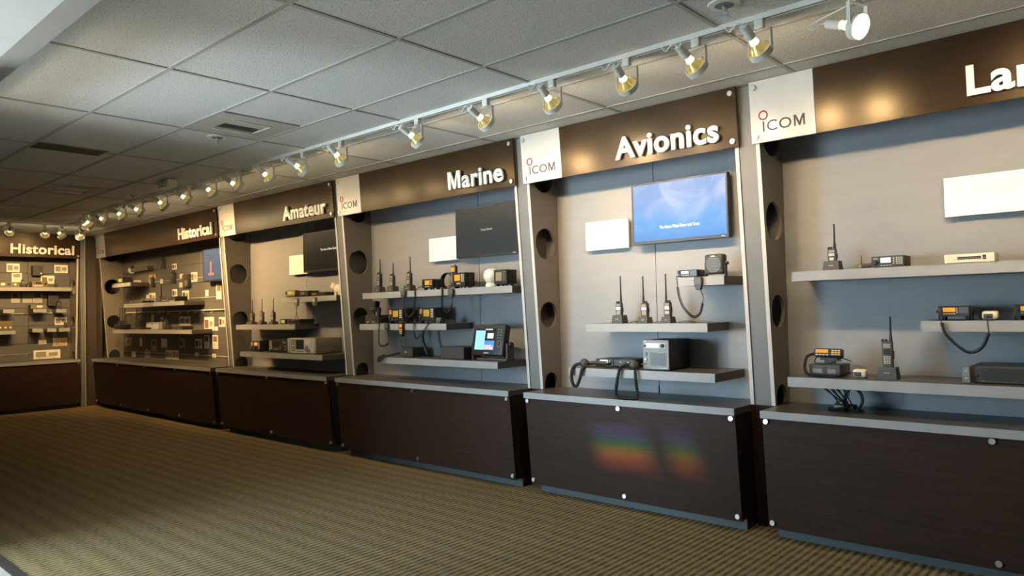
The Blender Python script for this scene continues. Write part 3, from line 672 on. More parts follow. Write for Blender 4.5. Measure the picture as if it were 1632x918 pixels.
bracket_radio('amber screen mobile radio at left on the Land middle shelf', (2.443, .25, 1.345), .150, .080, EL, GM)
bracket_radio('amber screen mobile radio cut by the right picture edge', (2.80, .25, 1.345), .150, .082, EL, GM)
def white_mic(label, loc, cord=None, turns=44, rz=0, tail=None):
    t = thing('white_microphone', label, 'microphone', loc, rz, 'white hand microphones in the Land bay')
    MB().box(-.038, .036, 0, .055, .006, .05, .012, 3).build('mic_body', CREAM, t)
    MB().box(-.030, .012, -.004, .01, .010, .036, .003).build('mic_grille', BLACK2, t)
    MB().box(-.02, .025, .01, .045, 0, .008).build('clip', BLACK2, t)
    if cord: MB().tube(coil_pts(cord, .0075, turns), .0028, 5).build('coil_cord', RUBBER, t)
    if tail:
        for q in tail: MB().tube(spline(q), .0028, 5).build('cord_lead', RUBBER, t)
white_mic('cream hand microphone between the two amber radios, Land middle shelf', (2.613, .245, 1.345), [(-.213, -.075, -.01), (-.195, -.075, -.07), (-.14, -.075, -.135), (-.085, -.075, -.168), (-.03, -.075, -.14), (.005, -.075, -.065)], 48, tail=[[(-.213, -.075, -.01), (-.222, -.07, .03), (-.220, -.01, .045)], [(.005, -.075, -.065), (.0, -.07, -.01), (-.006, -.06, .02), (-.006, -.01, .02)]])
t = device('control_radio', 'radio deck under a detached keypad head on the Land lowest shelf', 'radio', (1.760, .19, 1.010), .18, .074, .19, BLACK, BLACK2, [('plate', .10, .42, .25, .62, GREYP), ('plate', .60, .86, .25, .62, GREYP), ('screen', .45, .56, .1, .8, BLACK)])
h_ = MB().box(-.082, .082, 0, .05, 0, .05, .008, 3, m=Matrix.Translation((.022, -.005, .125)) @ Matrix.Rotation(-.25, 4, 'X')).build('control_head', BLACK, t)
TM = Matrix.Translation((.022, -.005, .125)) @ Matrix.Rotation(-.25, 4, 'X')
MB().box(-.072, .002, -.002, .004, .022, .042, m=TM).build('screen', AMBER, h_)
b = MB()
for i in range(3):
    for j in range(3): b.box(.022+i*.018, .036+i*.018, -.002, .004, .008+j*.012, .016+j*.012, m=TM)
for i in range(4): b.box(-.07+i*.02, -.056+i*.02, -.002, .004, .006, .014, m=TM)
b.build('keypad', KEYO, h_)
b = MB(); b.box(-.03, .07, .02, .09, .10, .112).box(-.01, .05, .03, .05, .074, .125); b.build('head_stand', BLACK, t)
MB().tube(coil_pts([(-.06, .01, .14), (-.095, -.02, .12), (-.108, -.03, .06), (-.09, -.04, .02), (-.04, -.05, .012), (.04, -.055, .012), (.08, -.05, .012)], .007, 50), .0026, 5).build('coil_cord', RUBBER, t)
for q in ([(-.05, .02, .12), (-.06, .01, .09), (-.02, 0, .075), (.05, .02, .09), (.09, .04, .10)], [(.06, .03, .11), (.10, .05, .11), (.13, .09, .09)], [(.08, -.05, .014), (.1, -.03, .03), (.135, -.01, .035), (.165, .01, .03)]): MB().tube(spline(q), .003, 5).build('wire', RUBBER, t)
white_mic('cream hand microphone lying on the Land lowest shelf', (1.955, .20, 1.010))
handheld('tall handheld radio in charger on the Land lowest shelf', (2.103, .20, 1.010), .056, .185, .145, .108, .068, group=GH, scr=DLCD, kn=(3, 5), antx=.34)
t = device('rack_repeater', 'wide black rack repeater on the Land lowest shelf at right edge', 'radio', (2.765, .19, 1.010), .48, .095, .27, BLACK, BLACK2, [('plate', .10, .50, .12, .88, BLACK), ('screen', .57, .86, .22, .80, BLACK), ('screen', .62, .82, .32, .62, DLCD), ('knob', .055, .42, .008, BLACK), ('plate', .05, .09, .66, .76, BLACK), ('plate', .10, .13, .1, .14, LGREY)])
for s in (-1, 1):
    e_ = MB().box(s*.258-.018, s*.258+.018, -.035, -.001, .006, .092, .002, 1).build('rack_ear', GREYP, t)
    MB().cyl((s*.258, -.036, .03), (s*.258, -.034, .03), .006).build('screw', STEEL, t); MB().cyl((s*.258, -.036, .07), (s*.258, -.034, .07), .006).build('screw', STEEL, t)
t = thing('cable_bundle', 'tangled black power cables under the Land lowest shelf', 'cable', (1.80, .28, ZT))
rnd = random.Random(3)
for k in range(9):
    x0 = -.10+.02*k; p = [(x0, .02*rnd.uniform(-1, 1), .146), (x0*.6+.03, rnd.uniform(-.03, .03), .09), (.02+rnd.uniform(-.05, .06), rnd.uniform(-.04, .04), .03), (.03+rnd.uniform(-.1, .1), rnd.uniform(-.06, .03), .006), (.03+rnd.uniform(-.1, .13), rnd.uniform(-.05, .06), .006)]
    MB().tube(spline(p, 6), rnd.choice((.004, .005, .006)), 6).build('cable', RUBBER, t)
for k in range(2): MB().tube([(.09+.05*math.cos(2*PI*i/24), .03*k, .07+.062*math.sin(2*PI*i/24)) for i in range(24)], .006, 6, True).build('cable', RUBBER, t)
MB().box(-.02, .10, -.02, .05, 0, .035, .006).build('power_block', BLACK, t)

# ---- Marine
for i, (x, bh, an, lab) in enumerate(((-2.71, .14, .15, 'marine handheld in pale charger, leftmost on the Marine top shelf'), (-2.50, .115, .12, 'marine handheld, second from left on the Marine top shelf'), (-2.235, .125, .16, 'marine handheld, third from left on the Marine top shelf'))):
    handheld(lab, (x, .27, 1.662), .062, bh+.03, an, .105, .06, group=GH, kn=(2, 3), scr=GREYP, antx=.25, body=BLACK)
def marine_vhf(label, loc, w, h, lay, d=.12, rz=0):
    t = bracket_radio(label, loc, w, h, lay, 'amber screen marine radios'); t.rotation_euler.z = rz; return t
EV = [('screen', .28, .70, .35, .85, AMBER), ('keys', .74, .94, .3, .9, 1, 3, KEYO), ('knob', .14, .62, .011, BLACK2), ('keys', .28, .7, .08, .22, 4, 1, KEYO)]
marine_vhf('small amber marine radio on the Marine top shelf, left of coiled cable', (-1.90, .25, 1.662), .155, .105, EV)
t = thing('coiled_cable', 'dark cable coiled into an upright ring on the Marine top shelf', 'cable', (-1.79, .415, 1.662))
for k in range(5): MB().tube([(.082*math.cos(2*PI*i/30), .01*k-.02, .086+.075*math.sin(2*PI*i/30)) for i in range(30)], .0055, 6, True).build('cable_loop', RUBBER, t)
t = thing('cordless_handset', 'amber keyed handset standing behind the larger marine radio', 'handset', (-1.63, .33, 1.662))
MB().box(-.032, .032, 0, .035, .03, .22, .008).build('body', BLACK, t); MB().box(-.022, .022, -.002, .003, .165, .205).build('screen', AMBER, t)
b = MB()
for i in range(2):
    for j in range(5): b.box(-.02+i*.022, -.003+i*.022, -.002, .003, .065+j*.018, .076+j*.018)
b.build('keypad', KEYO, t); MB().taper(-.04, .04, -.01, .05, 0, .04, .005, .01, .005).build('cradle', BLACK2, t); MB().cyl((.01, .02, .218), (.01, .02, .232), .008).build('knob', RUBBER, t)
marine_vhf('larger amber marine radio on the Marine top shelf with microphone below', (-1.475, .25, 1.662), .165, .145, [('screen', .18, .62, .4, .85, AMBER), ('keys', .70, .94, .3, .9, 2, 4, KEYW), ('knob', .18, .2, .014, BLACK2), ('keys', .35, .66, .1, .3, 3, 1, KEYO)])
t = thing('dome_antenna', 'white dome antenna on the Marine top shelf', 'antenna', (-1.165, .37, 1.662))
MB().lathe([(.062, 0), (.062, .035), (.05, .04)], n=20).build('base', WPLAST, t)
MB().lathe([(.045, .04), (.06, .052), (.078, .085), (.080, .115), (.066, .148), (.036, .168), (.004, .174)], n=20).build('dome', WPLAST, t)
marine_vhf('black marine unit with tan screen beside the white dome', (-.955, .25, 1.662), .150, .145, [('screen', .14, .62, .22, .82, mat('tan_lcd', (.30, .24, .15), .3)), ('keys', .70, .92, .2, .9, 2, 5, GREYP)])
def rel(pts, o): return [(p[0]-o[0], p[1]-o[1], p[2]-o[2]) for p in pts]
o = (-2.145, .178, 1.632)
mic('round black microphone on the Marine top shelf edge, left of two', o, .072, .072, rel([(-2.145, .165, 1.55), (-2.12, .16, 1.46), (-2.06, .16, 1.415), (-2.0, .16, 1.47), (-1.985, .165, 1.58), (-1.985, .168, 1.66)], o), .008, 40, tail=[rel([(-2.145, .165, 1.60), (-2.148, .165, 1.55)], o), rel([(-1.985, .168, 1.66), (-1.97, .22, 1.70), (-1.95, .26, 1.70)], o)])
o = (-1.480, .178, 1.618)
mic('black microphone on the Marine top shelf edge, right of two', o, .072, .08, rel([(-1.475, .165, 1.53), (-1.50, .16, 1.47), (-1.545, .16, 1.448), (-1.595, .16, 1.49), (-1.605, .165, 1.58), (-1.605, .168, 1.67)], o), .008, 38, tail=[rel([(-1.475, .165, 1.575), (-1.475, .165, 1.53)], o), rel([(-1.605, .168, 1.67), (-1.60, .24, 1.69), (-1.56, .28, 1.70)], o)])
t = device('base_unit', 'black base box with tilted speaker on the Marine middle shelf', 'radio', (-2.755, .24, 1.347), .21, .088, .17, BLACK, BLACK2, [('plate', .1, .28, .1, .2, LGREY), ('plate', .5, .68, .1, .2, LGREY), ('screen', .75, .9, .2, .8, BLACK)])
b = MB(); b.box(-.055, .055, 0, .05, 0, .11, .010, 2, m=Matrix.Translation((-.03, .03, .128)) @ Matrix.Rotation(-.15, 4, 'X')); h_ = b.build('tilted_speaker', BLACK, t)
b = MB()
for k in range(5): b.box(-.042, .030, -.003, .002, .018+k*.018, .027+k*.018, m=Matrix.Translation((-.03, .03, .128)) @ Matrix.Rotation(-.15, 4, 'X'))
b.build('speaker_grille', GREYP, h_); MB().cyl((-.03, .06, .086), (-.03, .055, .135), .012).build('swivel', RUBBER, t)
MB().cyl((.045, .06, .088), (.045, .06, .165), .02, .026).build('second_speaker', RUBBER, t)
EV2 = [('screen', .32, .68, .35, .85, mat('dim_amber_lcd', (.28, .18, .03), .3, emit=.2, ecol=(1, .6, .08))), ('keys', .74, .95, .25, .92, 1, 5, KEYW), ('knob', .12, .3, .014, BLACK2), ('knob', .32, .14, .012, BLACK2), ('knob', .62, .14, .012, BLACK2), ('keys', .05, .25, .55, .92, 1, 3, KEYO), ('plate', .06, .14, .8, .9, REDP)]
marine_vhf('amber marine radio at left on the Marine middle shelf', (-2.37, .24, 1.347), .225, .148, EV2)
marine_vhf('amber marine radio at right on the Marine middle shelf', (-1.91, .24, 1.347), .225, .150, EV2)
o = (-2.385, .158, 1.318)
mic('small round microphone on the Marine middle shelf edge', o, .062, .068, rel([(-2.50, .15, 1.40), (-2.51, .14, 1.30), (-2.515, .14, 1.18), (-2.49, .14, 1.135), (-2.41, .14, 1.137), (-2.365, .14, 1.16)], o), .0075, 36, tail=[rel([(-2.365, .14, 1.16), (-2.37, .145, 1.22), (-2.382, .145, 1.28)], o), rel([(-2.50, .15, 1.40), (-2.47, .22, 1.42)], o)])
o = (-2.160, .158, 1.295)
mic('tall keyed amber microphone on the Marine middle shelf edge', o, .062, .14, None, body=BLACK, keys=True, slot=KEYO, tail=[rel([(-2.16, .145, 1.225), (-2.165, .14, 1.16), (-2.20, .2, 1.10)], o)])
o = (-1.760, .158, 1.345)
mic('black microphone lying at right end of the Marine middle shelf', (-1.69, .215, 1.369), .075, .06, [(-.04, -.035, -.005), (-.10, -.055, -.04), (-.14, -.06, -.11), (-.20, -.062, -.175), (-.245, -.062, -.16), (-.285, -.062, -.08), (-.295, -.06, .01)], .008, 44, rx=-.25)
t = thing('cable_stub', 'thick black cable running down from the Marine middle shelf', 'cable', (-2.03, .3, 1.022))
MB().tube(spline([(.0, 0, .265), (.0, -.01, .18), (.03, -.01, .10), (.05, 0, .03)]), .014, 8).build('cable', RUBBER, t)
t = device('relay_box', 'small black box with badge at left on the Marine lowest shelf', 'radio', (-2.20, .23, 1.022), .17, .092, .14, BLACK, BLACK2, [('plate', .30, .52, .45, .55, LGREY)])
o = (-2.20, .23, 1.022)
MB().tube(coil_pts(rel([(-2.29, .225, 1.06), (-2.33, .16, 1.045), (-2.38, .10, 1.03), (-2.44, .09, .99), (-2.47, .09, .99), (-2.45, .09, 1.02), (-2.38, .11, 1.045)], o), .010, 30), .0035, 5).build('coil_cord', RUBBER, t)
device('black_box', 'long low black processor box on the Marine lowest shelf', 'radio', (-1.515, .19, 1.022), .30, .112, .22, BLACK, BLACK2, [('plate', .97, .99, .1, .9, BLACK)])
t = thing('chart_plotter', 'large black chart plotter with blue map screen, Marine lowest shelf', 'display', (-1.10, .20, 1.022))
PM = Matrix.Translation((0, 0, .045)) @ Matrix.Rotation(-.20, 4, 'X')
MB().box(-.19, .19, 0, .075, 0, .275, .014, 3, m=PM).build('housing', BLACK, t)
sc = MB().box(-.15, .085, -.003, .004, .048, .24, m=PM).build('screen', mat('plot_black', (.02, .02, .025), .2, emit=.05, ecol=(.2, .3, .4)), t)
for x0, x1, z0, z1, m_ in ((-.147, -.035, .05, .218, mat('plot_cyan', (.2, .6, .7), .3, emit=.75, ecol=(.30, .80, .95))), (-.033, .083, .05, .13, mat('plot_blue', (.05, .2, .6), .3, emit=.6, ecol=(.05, .28, .85))), (-.005, .065, .150, .195, mat('plot_cream', (.7, .7, .55), .3, emit=.6, ecol=(.9, .9, .7))), (-.035, .05, .224, .234, mat('plot_bar', (.5, .5, .5), .3, emit=.4, ecol=(.8, .85, .9)))):
    MB().box(x0, x1, -.0045, -.003, z0, z1, m=PM).build('screen_pane', m_, sc)
rnd = random.Random(5); b = MB(); x = -.03
while x < .07:
    z = .075+.05*rnd.random()*(.3+x*6 if x > 0 else .5); b.box(x, x+.012, -.0052, -.0045, .052, min(.128, z), m=PM); x += .013
b.build('map_land', mat('plot_pink', (.6, .45, .5), .3, emit=.45, ecol=(.75, .55, .6)), sc)
MB().lathe([(.021, 0), (.019, -.016), (.012, -.018)], PM @ Vector((.135, 0, .105)), PM.to_3x3() @ Vector((0, 1, 0)), 18).build('knob', BLACK2, t)
MB().tube([PM @ Vector((.135+.024*math.cos(2*PI*k/24), -.002, .105+.024*math.sin(2*PI*k/24))) for k in range(24)], .0022, 5, True).build('knob_ring', KEYO, t)
b = MB()
for i in range(2):
    for j in range(4): b.box(.112+i*.03, .126+i*.03, -.003, .002, .15+j*.024, .162+j*.024, m=PM)
b.build('buttons', GREYP, t)
MB().box(-.03, .03, -.003, .002, .018, .028, m=PM).build('badge', LGREY, t)
b = MB(); b.box(-.14, .22, .02, .14, 0, .02, .004).box(.195, .215, .04, .13, 0, .15, .004).box(-.215, -.195, .04, .13, 0, .15, .004); b.build('bracket', BLACK2, t)
MB().lathe([(.022, 0), (.02, .02)], (.215, .08, .14), (1, 0, 0), 14).build('bracket_knob', RUBBER, t)

# ---- Amateur
for x, bh, lab in ((-5.30, .13, 'leftmost on the Amateur middle shelf'), (-5.065, .14, 'second on the Amateur middle shelf'), (-4.80, .135, 'third on the Amateur middle shelf')):
    handheld('slim handheld radio with thin antenna, '+lab, (x, .27, 1.346), .068, bh, .165, .10, .035, group=GH, body=BLACK2, scr=GREYP, kn=(3, 4), antx=.1, antr=.0042)
device('mini_receiver', 'small radio with yellow green display on the Amateur middle shelf', 'radio', (-4.53, .28, 1.346), .115, .062, .10, BLACK, BLACK, [('screen', .2, .9, .2, .8, GLCD)])
device('mobile_radio', 'first low black mobile body on the Amateur middle shelf', 'radio', (-4.33, .27, 1.346), .17, .055, .14, BLACK, BLACK2, [('screen', .2, .7, .3, .7, DLCD), ('knob', .88, .5, .012, BLACK)])
device('mobile_radio', 'second low black mobile body at right on the Amateur middle shelf', 'radio', (-4.155, .24, 1.346), .10, .06, .20, BLACK, BLACK, [('screen', .2, .7, .3, .7, DLCD)])
GA = 'mobile heads on the Amateur top shelf'
device('radio_head', 'detached radio head with pale screen, left on the Amateur top shelf', 'radio', (-4.28, .23, 1.670), .20, .075, .08, BLACK, OLIVE, [('screen', .2, .7, .3, .8, GLCD), ('knob', .1, .5, .014, BLACK), ('keys', .75, .95, .2, .8, 2, 3, KEYO)], group=GA, rx=-.15)
device('radio_head', 'long dark mobile radio in the middle of the Amateur top shelf', 'radio', (-4.03, .24, 1.658), .24, .07, .14, BLACK, BLACK, [('screen', .3, .7, .3, .8, mat('olive_lcd', (.2, .16, .05), .3)), ('knob', .1, .5, .014, BLACK2), ('keys', .75, .95, .2, .8, 3, 3, GREYP)], group=GA)
device('radio_head', 'low dark mobile radio beside the cream figurine', 'radio', (-3.72, .24, 1.658), .30, .045, .14, BLACK, BLACK, [('screen', .1, .4, .3, .8, mat('olive_lcd', (.2, .16, .05), .3)), ('knob', .9, .5, .010, BLACK2)], group=GA)
t = thing('pig_figurine', 'cream round animal figurine at right end of the Amateur top shelf', 'figurine', (-3.40, .27, 1.658))
b = MB(); b.sphere((.02, .02, .072), .060, (1.15, .9, .92)).sphere((-.045, -.005, .098), .034); b.build('body', CREAM, t)
b = MB()
for x in (-.015, .055):
    for y in (-.005, .045): b.cyl((x, y, 0), (x, y, .04), .015, n=10)
b.build('legs', CREAM, t)
b = MB(); b.cyl((-.058, -.02, .122), (-.062, -.024, .145), .012, .003, 8).cyl((-.030, -.02, .125), (-.026, -.024, .147), .012, .003, 8); b.build('ears', CREAM, t)
MB().cyl((-.07, -.03, .095), (-.078, -.038, .095), .013, n=10).build('snout', mat('pink_beige', (.6, .45, .33), .5), t)
for x, lab in ((-4.045, 'pale hand microphone on the Amateur top shelf edge, left of two'), (-3.685, 'pale hand microphone on the Amateur top shelf edge, right of two')):
    o = (x, .188, 1.60)
    mic(lab, o, .075, .095, None, body=OLIVE, slot=WPLAST, tail=[[(0, -.02, -.045), (.0, -.02, -.10), (.015, -.02, -.16), (.03, -.02, -.20), (-.01, -.02, -.215), (-.03, -.02, -.19), (-.005, -.02, -.13), (-.004, -.01, -.04)], [(.004, -.02, -.045), (.004, -.02, -.10), (.02, -.02, -.17)]], group='pale hand microphones in the Amateur bay')
device('ham_transceiver', 'compact transceiver with orange display on the Amateur lowest shelf', 'radio', (-5.055, .21, 1.018), .235, .125, .24, BLACK, BLACK, [('screen', .42, .74, .55, .88, mat('orange_lcd', (.5, .2, .06), .3, emit=.8, ecol=(1, .38, .10))), ('knob', .5, .28, .026, BLACK2), ('knob', .12, .3, .012, GREYP), ('keys', .06, .3, .5, .9, 2, 3, KEYW), ('keys', .8, .96, .2, .9, 1, 4, KEYW)])
device('ham_transceiver', 'larger black transceiver with many knobs on the Amateur lowest shelf', 'radio', (-4.525, .21, 1.018), .42, .150, .28, BLACK, BLACK, [('screen', .22, .58, .45, .92, DLCD), ('knob', .70, .36, .034, BLACK2), ('knob', .92, .75, .014, GREYP), ('knob', .92, .45, .014, GREYP), ('knob', .92, .2, .014, GREYP), ('knob', .82, .8, .014, GREYP), ('keys', .04, .18, .2, .9, 2, 5, KEYW), ('keys', .24, .58, .12, .3, 6, 1, GREYP), ('knob', .08, .12, .012, GREYP)])
t = device('communications_receiver', 'silver fronted wide receiver with khaki case on the Amateur lowest shelf', 'radio', (-3.90, .145, 1.018), .50, .176, .34, OLIVE, LGREY, [('screen', .24, .56, .26, .90, DLCD), ('keys', .05, .21, .55, .92, 4, 4, GREYP), ('keys', .05, .21, .10, .48, 4, 3, GREYP), ('knob', .68, .3, .034, GREYP), ('keys', .60, .82, .60, .92, 4, 3, WPLAST), ('knob', .80, .2, .014, GREYP), ('keys', .26, .56, .08, .18, 8, 1, GREYP)])
for s in (-1, 1): MB().box(s*.262-.011, s*.262+.011, -.02, .004, .01, .172, .004).build('rack_handle', LGREY, t)
b = MB(); b.box(.249, .254, .06, .32, .09, .096).box(.249, .256, .20, .24, .02, .06, .003); b.build('side_strap', BRONZE, t)

# ---- Historical bay on the right-hand wall: cards, hooks, handsets
PRINT = [mat('print_dark', (.09, .07, .06), .6), mat('print_brown', (.22, .12, .07), .6), mat('print_grey', (.3, .29, .27), .6)]
OCHRE = mat('ochre_card', (.62, .40, .14), .55); PALE = mat('pale_card', (.86, .82, .72), .55)
def hcard(rect, label, wallp, group, mat_=None, pic=True, split=False):
    """rect in wall coordinates (u0,u1,z0,z1); the card stands 4 mm off the wall panels"""
    u0, u1, z0, z1 = rect; t = thing('caption_card', label, 'card', (u0, wallp-.006, z0), group=group); w, h = u1-u0, z1-z0
    MB().box(0, w, 0, .005, 0, h).build('card', mat_ or PALE, t)
    if pic:
        m = PRINT[int(abs(u0*97)) % 3]
        if w > h*1.1: MB().box(w*.08, w*.46, -.0008, 0, h*.2, h*.8).build('printed_picture', m, t); MB().box(w*.56, w*.9, -.0008, 0, h*.3, h*.7).build('printed_picture', PRINT[2], t)
        else: MB().box(w*.15, w*.85, -.0008, 0, h*.52, h*.9).build('printed_picture', m, t)
    if pic:
        b = MB()
        for k in range(3): b.box(w*.15, w*(.85-.2*(k == 2)), -.0006, 0, h*(.1+.11*k), h*(.13+.11*k))
        b.build('printed_lines', PRINT[2], t)
HC = [((-8.05, -7.89, 2.19, 2.28), 0, 1, 'high above the hanging handset'), ((-8.49, -8.40, 1.995, 2.065), 0, 0, 'tiny one right of the ochre card'), ((-7.79, -7.68, 2.045, 2.11), 0, 0, 'tiny one above the square dark phone'), ((-7.41, -7.21, 1.974, 2.117), 0, 1, 'tall one left of the pale television'),
      ((-6.96, -6.87, 1.75, 1.84), 0, 0, 'small plain one under the pale television, left'), ((-6.63, -6.48, 1.70, 1.915), 0, 1, 'narrow tall one just under the pale television'), ((-8.05, -7.89, 1.77, 1.888), 0, 1, 'above the long dark radio'), ((-7.71, -7.49, 1.714, 1.856), 0, 1, 'right of the long dark radio'),
      ((-8.92, -8.67, 2.006, 2.149), 1, 1, 'ochre, between the two high items'), ((-9.03, -8.925, 1.779, 1.833), 0, 0, 'tiny one left of the red picture card'), ((-8.92, -8.68, 1.718, 1.858), 0, 1, 'above the left centre shelf end'),
      ((-9.88, -9.66, .996, 1.135), 1, 1, 'ochre, leftmost under the long low shelf'), ((-9.31, -9.22, 1.0, 1.139), 0, 0, 'narrow plain one under the long low shelf'), ((-8.84, -8.75, 1.373, 1.515), 0, 0, 'narrow plain one above the flat grey box'), ((-9.65, -9.50, .811, .903), 0, 0, 'small one near the worktop at left'), ((-9.11, -8.90, .811, .948), 2, 0, 'dull one near the worktop, second from left'), ((-8.85, -8.67, .925, 1.111), 2, 1, 'dull tall one in shelf shadow'),
      ((-8.50, -8.39, 1.30, 1.463), 0, 1, 'narrow one behind the lone upright handset'), ((-7.82, -7.45, 1.337, 1.47), 0, 1, 'wide one above the dark flat box'), ((-7.01, -6.71, 1.257, 1.452), 0, 1, 'largest square one at right'), ((-6.69, -6.60, 1.258, 1.317), 0, 0, 'tiny one right of the largest square card'), ((-6.56, -6.39, 1.312, 1.448), 0, 1, 'rightmost at mid height'),
      ((-8.47, -8.26, .993, 1.131), 0, 0, 'bright blank one under the long low shelf'), ((-7.83, -7.62, 1.0, 1.137), 2, 1, 'dull one under right end of the long low shelf'), ((-7.30, -7.09, 1.0, 1.137), 0, 1, 'first of three in a lower row at right'), ((-7.01, -6.86, 1.003, 1.194), 0, 1, 'second of three in a lower row at right'), ((-6.76, -6.60, 1.003, 1.195), 0, 1, 'third of three in a lower row at right'),
      ((-7.31, -7.20, .883, .938), 0, 0, 'tiny tag below the lower right row, left one'), ((-6.77, -6.67, .877, .932), 0, 0, 'tiny tag below the lower right row, right one'), ((-8.31, -8.09, .815, .953), 0, 1, 'left of a pair near the worktop'), ((-8.07, -7.86, .815, .958), 0, 1, 'right of a pair near the worktop')]
CM = [PALE, OCHRE, mat('dull_card', (.40, .38, .33), .6)]
for r_, m_, p_, lab in HC: hcard(r_, 'caption card in long Historical bay, '+lab, YB, 'caption cards on the long Historical wall', CM[m_], p_)
def rail(name, label, u0, u1, z, y, r, hooks=(), m=TRACKW):
    t = thing(name, label, 'rail', (0, 0, 0), group='thin hanging rails'); MB().cyl((u0, y, z), (u1, y, z), r, n=8).build('rod', m, t)
    for k in (u0+.04, u1-.04): MB().cyl((k, y, z), (k, YB+.001, z), r*.8, n=8).build('bracket', m, t)
    for u in hooks: MB().tube([(u, y, z-r), (u, y-.01, z-.035), (u, y-.025, z-.038), (u, y-.03, z-.028)], .0035, 5).build('hook', m, t); MB().sphere((u, y-.03, z-.03), .007, u=8, v=6).build('hook_tip', m, t)
rail('hook_rail', 'bright white rail with small hooks across the long Historical bay', -9.86, -6.0, 1.553, .475, .008, [-9.8, -9.45, -9.1, -8.45, -8.1, -7.7, -7.45, -7.2, -6.95, -6.7])
rail('wire_rail', 'thin upper wire rail behind tags in the long Historical bay', -8.7, -6.9, 2.03, .488, .003)
rail('wire_rail', 'thin middle wire rail right of the long dark radio', -7.62, -6.64, 1.735, .488, .004)
rail('wire_rail', 'thin lowest wire rail just above the Historical worktop', -10.0, -6.1, .903, .488, .0035)
GHI = 'old handsets in the long Historical bay'
def simple_hand(label, loc, w, h, ant, d=.045, rz=0, group=GHI, cradle=False):
    t = thing('old_handset', label, 'handset', loc, rz, group)
    MB().box(-w/2, w/2, 0, d, 0, h, .008).build('body', BLACK2, t)
    MB().cyl((w*.25, d/2, h-.004), (w*.25, d/2, h+ant), .010, .006, 8).build('antenna', RUBBER, t)
    MB().cyl((-w*.2, d/2, h-.003), (-w*.2, d/2, h+.018), .012, n=8).build('knob', RUBBER, t)
    g = MB()
    for k in range(4): g.box(-w*.35, w*.35, -.002, .002, h*(.62+.07*k), h*(.65+.07*k))
    g.build('grille', GREYP, t); return t
t = thing('triple_charger', 'dark box of three handsets at left end of long low Historical shelf', 'charger', (-9.50, .23, 1.28))
MB().box(-.16, .16, 0, .14, 0, .085, .008).build('charger_box', BLACK, t)
for k, x in enumerate((-.11, 0, .11)):
    u = MB().box(x-.035, x+.035, .04, .09, .07, .15, .008).build('handset', BLACK2, t); MB().cyl((x+.015, .065, .148), (x+.015, .065, .36), .009, .005, 8).build('antenna', RUBBER, u)
simple_hand('lone upright handset left of centre on long low Historical shelf', (-8.99, .30, 1.306), .10, .15, .16)
t = device('flat_box', 'dark flat tray under the lone upright handset', 'box', (-8.86, .26, 1.28), .40, .026, .16, BLACK, BLACK2, [], foot=0)
device('storage_case', 'pale grey flat case behind handsets on long low Historical shelf', 'box', (-8.62, .42, 1.28), .46, .11, .07, LGREY, LGREY, [('plate', .05, .95, .8, .86, GREYP), ('screen', .44, .56, .6, .8, GREYP)], foot=0)
simple_hand('tall dark handset near the centre of long low Historical shelf', (-7.86, .28, 1.28), .11, .14, .17)
simple_hand('short stubby handset right of the tall dark handset', (-7.72, .28, 1.28), .07, .07, .03)
device('flat_box', 'dark flat box at right on long low Historical shelf', 'box', (-7.37, .26, 1.28), .36, .045, .16, BLACK, BLACK2, [('plate', .1, .9, .3, .5, GREYP)], foot=0)
device('long_radio', 'long dark radio on the right centre Historical shelf', 'radio', (-7.70, .28, 1.69), .48, .075, .18, BLACK, BLACK2, [('plate', .05, .45, .2, .35, LGREY), ('plate', .6, .95, .05, .15, WPLAST), ('knob', .5, .6, .014, GREYP)])
simple_hand('dark handset with long antenna on right centre Historical shelf', (-7.985, .27, 1.69), .09, .07, .20)
device('dark_receiver', 'low dark receiver on the left centre Historical shelf', 'radio', (-8.83, .26, 1.69), .50, .04, .18, BLACK, BLACK2, [('knob', .1, .5, .012, GREYP), ('knob', .2, .5, .012, GREYP)], foot=0)
device('mini_deck', 'small mirrored deck behind the low dark receiver', 'radio', (-8.82, .455, 1.69), .30, .085, .04, LGREY, GREYP, [('screen', .45, .75, .2, .7, BLACK), ('knob', .2, .45, .018, LGREY)], foot=0)
device('green_scanner', 'small radio with yellow green display on the high Historical shelf', 'radio', (-9.42, .24, 2.03), .24, .10, .15, BLACK, BLACK, [('screen', .22, .85, .2, .8, GLCD), ('knob', .1, .5, .012, GREYP)])
device('small_tag_box', 'tiny pale box at right on the high Historical shelf', 'box', (-9.08, .35, 2.03), .14, .04, .06, WPLAST, CREAM, [('plate', .1, .9, .2, .5, PRINT[2])], foot=0)
t = thing('wall_horn', 'dark bar mount with white round lamp, highest in long Historical bay', 'mount', (-9.10, .30, 2.24))
MB().box(-.32, .36, .10, .199, -.02, .05, .01).build('bar', BLACK2, t); MB().lathe([(.055, 0), (.058, -.05), (.04, -.065)], (-.36, .15, .02), (1, 0, 0), 16).build('lamp', WPLAST, t); MB().box(-.32, -.26, .09, .14, .04, .08, .006).build('clip', BLACK, t)
simple_hand('dark handset hanging left of the ochre Historical card', (-8.72, .448, 1.94), .09, .15, .05, .05)
simple_hand('black handset hanging below the highest caption card', (-7.98, .448, 1.97), .14, .17, .04, .05)
simple_hand('dark bag-shaped handset hung highest near centre of long Historical bay', (-8.33, .448, 2.22), .10, .14, .06, .05)
t = thing('desk_phone', 'square dark phone hanging right of the black handset', 'phone', (-7.50, .44, 1.90))
MB().box(-.10, .10, 0, .058, 0, .19, .012).build('body', BLACK2, t); MB().box(-.13, -.07, -.03, .02, .0, .075, .01).build('receiver', WPLAST, t); MB().box(-.01, .08, -.002, .002, .02, .1).build('keypad', GREYP, t)
for x, z, lab in ((-9.60, 1.655, 'left'), (-9.28, 1.655, 'right')): pass

